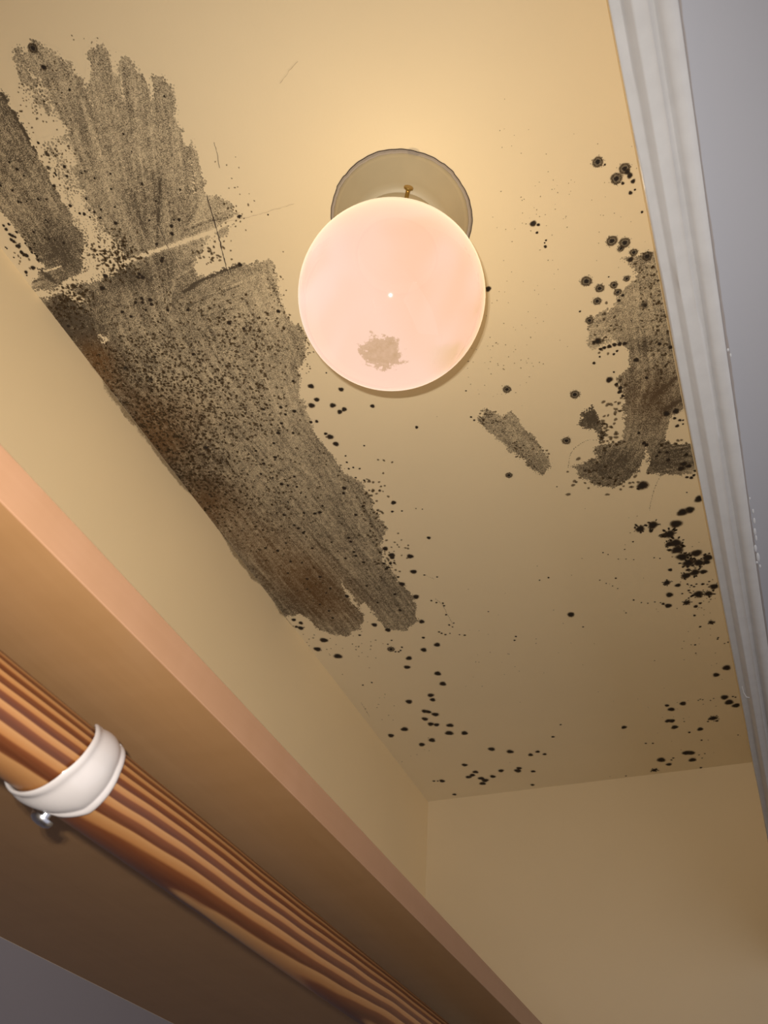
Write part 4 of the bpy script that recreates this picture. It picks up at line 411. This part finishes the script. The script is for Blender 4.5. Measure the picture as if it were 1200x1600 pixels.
rr = M_(t, 'ADD', rr, M_(t, 'MULTIPLY', M_(t, 'SUBTRACT', n2, .5), .5)); core = sstep(t, rr, .56, .30); ring = M_(t, 'MULTIPLY', sstep(t, rr, .42, .70), sstep(t, rr, 1.02, .78))
halo = M_(t, 'MAXIMUM', core, M_(t, 'MULTIPLY', M_(t, 'ADD', M_(t, 'MULTIPLY', ring, .5), M_(t, 'MULTIPLY', sstep(t, rr, 1.02, .7), .38)), M_(t, 'ADD', n2, .45)), clamp=True)
diff = M_(t, 'MULTIPLY', M_(t, 'POWER', M_(t, 'SUBTRACT', 1, rad, clamp=True), 1.2), .85)
is1 = M_(t, 'COMPARE', kd, 1, .3); is2 = M_(t, 'COMPARE', kd, 2, .3)
al = MIX(t, is1, solid, halo); al = MIX(t, is2, al, diff)
tr = t.nodes.new('ShaderNodeBsdfTransparent'); mx = t.nodes.new('ShaderNodeMixShader')
b.inputs['Roughness'].default_value = .85
t.links.new(MIX(t, is4, MIX(t, sstep(t, rr, .3, .9), (.014, .009, .006), (.07, .045, .022)), (.060, .034, .010)), b.inputs['Base Color'])
t.links.new(al, mx.inputs[0]); t.links.new(tr.outputs[0], mx.inputs[1]); t.links.new(b.outputs[0], mx.inputs[2]); t.links.new(mx.outputs[0], out.inputs[0])
ms = mesh('mould_spots', V, F, m, parent=ceiling)
for nm, arr in (('rad', RAD), ('spotkind', KIND)):
    a = ms.data.attributes.new(nm, 'FLOAT', 'POINT'); a.data.foreach_set('value', np.array(arr, np.float32))
tag(ms, label='scattered round black mould spots', kind='stuff')
# hairline cracks in the ceiling paint
def ribbon(name, line, w, mat, wob=.25):
    vs, fs = [], []; P = [Vector(q) for q in line]; pts = []
    for a, b_ in zip(P, P[1:]):
        L = (b_ - a).length; k = max(2, int(L / 2.5)); pts += [a.lerp(b_, i / k) for i in range(k)]
    pts.append(P[-1])
    for i, q in enumerate(pts):
        d = (pts[min(i + 1, len(pts) - 1)] - pts[max(i - 1, 0)]).normalized(); nrm = Vector((-d.y, d.x)); ww = w * rnd.uniform(.35, 1); o_ = rnd.randn() * wob
        for s_ in (-1, 1): vs.append(W(q.x + nrm.x * (o_ + s_ * ww), q.y + nrm.y * (o_ + s_ * ww), H - .95))
    for i in range(len(pts) - 1): fs.append((2 * i, 2 * i + 2, 2 * i + 3, 2 * i + 1))
    return mesh(name, vs, fs, mat, parent=ceiling)
M_dark = simple('dark_crack', (.05, .03, .02), .9); M_light = simple('pale_scratch', (.50, .40, .27), .6)
for i, (line, w, dark) in enumerate([([(-332.0, 212.0), (-335.0, 221.7), (-338.2, 234.4), (-341.5, 247.3), (-345.4, 260.3), (-349.6, 275.0), (-354.6, 291.5)], 0.7, 1), ([(-395.6, 219.7), (-397.1, 233.6), (-397.9, 246.5), (-399.4, 261.0), (-399.9, 271.5)], 0.8, 0), ([(-395.2, 221.3), (-398.0, 242.0), (-400.9, 268.1)], 0.3, 1), ([(-299.0, 170.7), (-301.6, 180.9), (-306.7, 192.8)], 0.25, 1), ([(-333.5, 240.3), (-296.4, 246.0), (-255.3, 249.3)], 0.2, 0), ([(-217.8, 148.7), (-205.7, 142.4), (-195.2, 139.0)], 0.3, 0)]): ribbon('crack' if dark else 'scratch', line, w, M_dark if dark else M_light)

# ---------------------------------------------------------------- ceiling lamp
LX, LY = -165.0, 303.0
root = empty('ceiling_light', W(LX, LY, H), label='round pink-white glass globe lamp lit on the mouldy ceiling', cat='ceiling light')
pan = from_bm('canopy', lathe_bm([(0, -34), (44, -34), (48, -31), (50, -26), (52, -22), (57, -14), (63, -5), (66, -1.5), (66.5, 0), (63, 0), (0, -1)], W(LX, LY, H), seg=96), M_pan)
reparent(pan, root); pan['label'] = 'round painted metal canopy plate'
def wob(a, r): return .16 * math.sin(3 * a + 1) + .12 * math.sin(7.0 * a) + .15 * math.sin(17 * a + 2) + .12 * math.sin(41 * a) + (.5 if .6 < a % 1.7 < .8 else 0)
crust = from_bm('cracked_paint_rim', lathe_bm([(65.2, -.4), (66.2, -2.0), (67.4, -1.9), (68.6, -.6), (69.2, -.2)], W(LX, LY, H), seg=220, wob=wob), M_crust); reparent(crust, root)
dk = from_bm('rim_gap', lathe_bm([(68.1, -.5), (68.5, -.9), (68.9, -.5)], W(LX, LY, H), seg=220, wob=lambda a, r: wob(a, r) + .4 * math.sin(3 * a) + .5), M_dark); reparent(dk, root)
col = from_bm('collar', lathe_bm([(40, -33), (40, -64), (41.5, -66), (43, -64), (43, -33)], W(LX, LY, H), seg=72), M_pan); reparent(col, root)
GC = W(-165.5, 304.5, 613); GR = 79.5
pr = []
for i in range(61):
    a = math.radians(-90 + i * (90 + 61) / 60); pr.append((GR * math.cos(a) if i else 0, GR * math.sin(a)))
pr += [(37.8, 72), (37.5, 88), (36, 88), (36, 71), (0, 70)]
gm = globe_mat(tuple(GC)); globe = from_bm('globe', lathe_bm(pr, GC, seg=96), gm, sharp=60); reparent(globe, root); globe['label'] = 'frosted pink-white glass globe with a rusty stain'
bulb = lamp_light('bulb_light', GC + Vector((0, 0, -.050)), BULB, (1, .74, .42), 0.0); reparent(bulb, root)
for k, ang in enumerate((-58.1, -58.1 + 120, -58.1 + 240)):
    d = Vector((math.cos(math.radians(ang)), math.sin(math.radians(ang)), 0)); base = W(LX, LY, 712.0) + d * .040
    s = from_bm('thumb_screw', lathe_bm([(0, 0), (1.9, 0), (1.9, 11.9 - 2), (2.3, 11.9 - 1.6), (4.1, 11.9 - .2), (4.3, 11.9 + .7), (3.9, 11.9 + 1.3), (1.5, 11.9 + 1.2), (0, 11.9 + 1.2)], base, axis=d, seg=24), M_brass); reparent(s, root)

# ---------------------------------------------------------------- shelf, rod, bracket
ST, SB, SF = 216.0, 197.0, -216.0
shelf = from_bm('closet_shelf', box_bm(XL, SF - .8, YN, YF, SB, ST), M_shelf, smooth=False)
tag(shelf, 'pinkish-brown wooden shelf board running along the cream left wall', 'shelf')
band = from_bm('edge_banding', box_bm(SF - .8, SF, YN, YF, SB, ST), M_band, parent=shelf, smooth=False, bevel=.0005); band['label'] = 'pinkish front edge strip'
RX, RZ, RR = -264.0, 162.0, 18.6
rod = from_bm('closet_rod', lathe_bm([(0, 0), (RR, 0), (RR, YF - YN), (0, YF - YN)], W(RX, YN, RZ), axis=Vector((0, 1, 0)), seg=96), M_rod, sharp=60)
tag(rod, 'round striped orange-brown pine hanging rod under the shelf', 'closet rod')
br = empty('rod_bracket', W(RX, 240, SB), label='white hook bracket wrapped around the pine rod', cat='bracket')
def interp(tab, t_):
    for (a, va), (b_, vb) in zip(tab, tab[1:]):
        if a <= t_ <= b_: s_ = (t_ - a) / (b_ - a); return va + (vb - va) * s_
    return tab[0][1] if t_ < tab[0][0] else tab[-1][1]
Y0 = [(-235, 232), (-150, 226.5), (-130, 226), (-90, 226), (-40, 227), (0, 231), (50, 237)]
Y1 = [(-235, 240), (-150, 232), (-135, 231), (-110, 243), (-90, 250), (-60, 255), (0, 254.5), (50, 258)]
sec = [(0, .15), (0, 1.5), (.05, 2.3), (.12, 2.3), (.19, 1.7), (.30, 2.6), (.5, 3.3), (.68, 2.9), (.80, 1.9), (.85, 1.0), (.89, 1.9), (.96, 1.9), (1, 1.3), (1, .15)]
vs, fs = [], []; angs = np.arange(-235, 51, 3.0); ns = len(sec)
for a in angs:
    ya, yb = interp(Y0, a), interp(Y1, a); thin = min(1, (yb - ya) / 14)
    for u, h in sec:
        r = RR + .05 + h * (.45 + .55 * thin); aa = math.radians(a)
        yy = ya + (yb - ya) * u + (1.2 * math.sin((a - 20) / 30 * 1.5) if a > 20 else 0) * (u - .5)
        vs.append(W(RX + r * math.cos(aa), yy, RZ + r * math.sin(aa)))
for i in range(len(angs) - 1):
    for j in range(ns): k = (j + 1) % ns; fs.append((i * ns + j, (i + 1) * ns + j, (i + 1) * ns + k, i * ns + k))
fs.append(tuple(range(ns))); fs.append(tuple(reversed(range((len(angs) - 1) * ns, len(angs) * ns))))
hook = mesh('hook', vs, fs, M_plast, smooth=True); hook.data.set_sharp_from_angle(angle=math.radians(50)); reparent(hook, br)
hook.modifiers.new('edge', 'SUBSURF').render_levels = 1
arm = from_bm('arm', box_bm(-480, -286, 231, 243, SB - 4.5, SB - 1), M_plast, smooth=False, bevel=.001); reparent(arm, br)
post = from_bm('post', box_bm(-300, -287, 231.5, 241.5, RZ + 16, SB - .0), M_plast, smooth=False, bevel=.001); reparent(post, br)
sa = math.radians(-121); sd = Vector((math.cos(sa), 0, math.sin(sa)))
sc = from_bm('screw', lathe_bm([(0, -3), (2.6, -3), (2.6, 0), (5.4, 0), (5.5, 1.2), (4.8, 2.8), (3.0, 3.8), (0, 4.1)], W(RX, 250.2, RZ) + sd * .0212, axis=sd, seg=32), M_steel); reparent(sc, br); sc['label'] = 'round silver screw head'
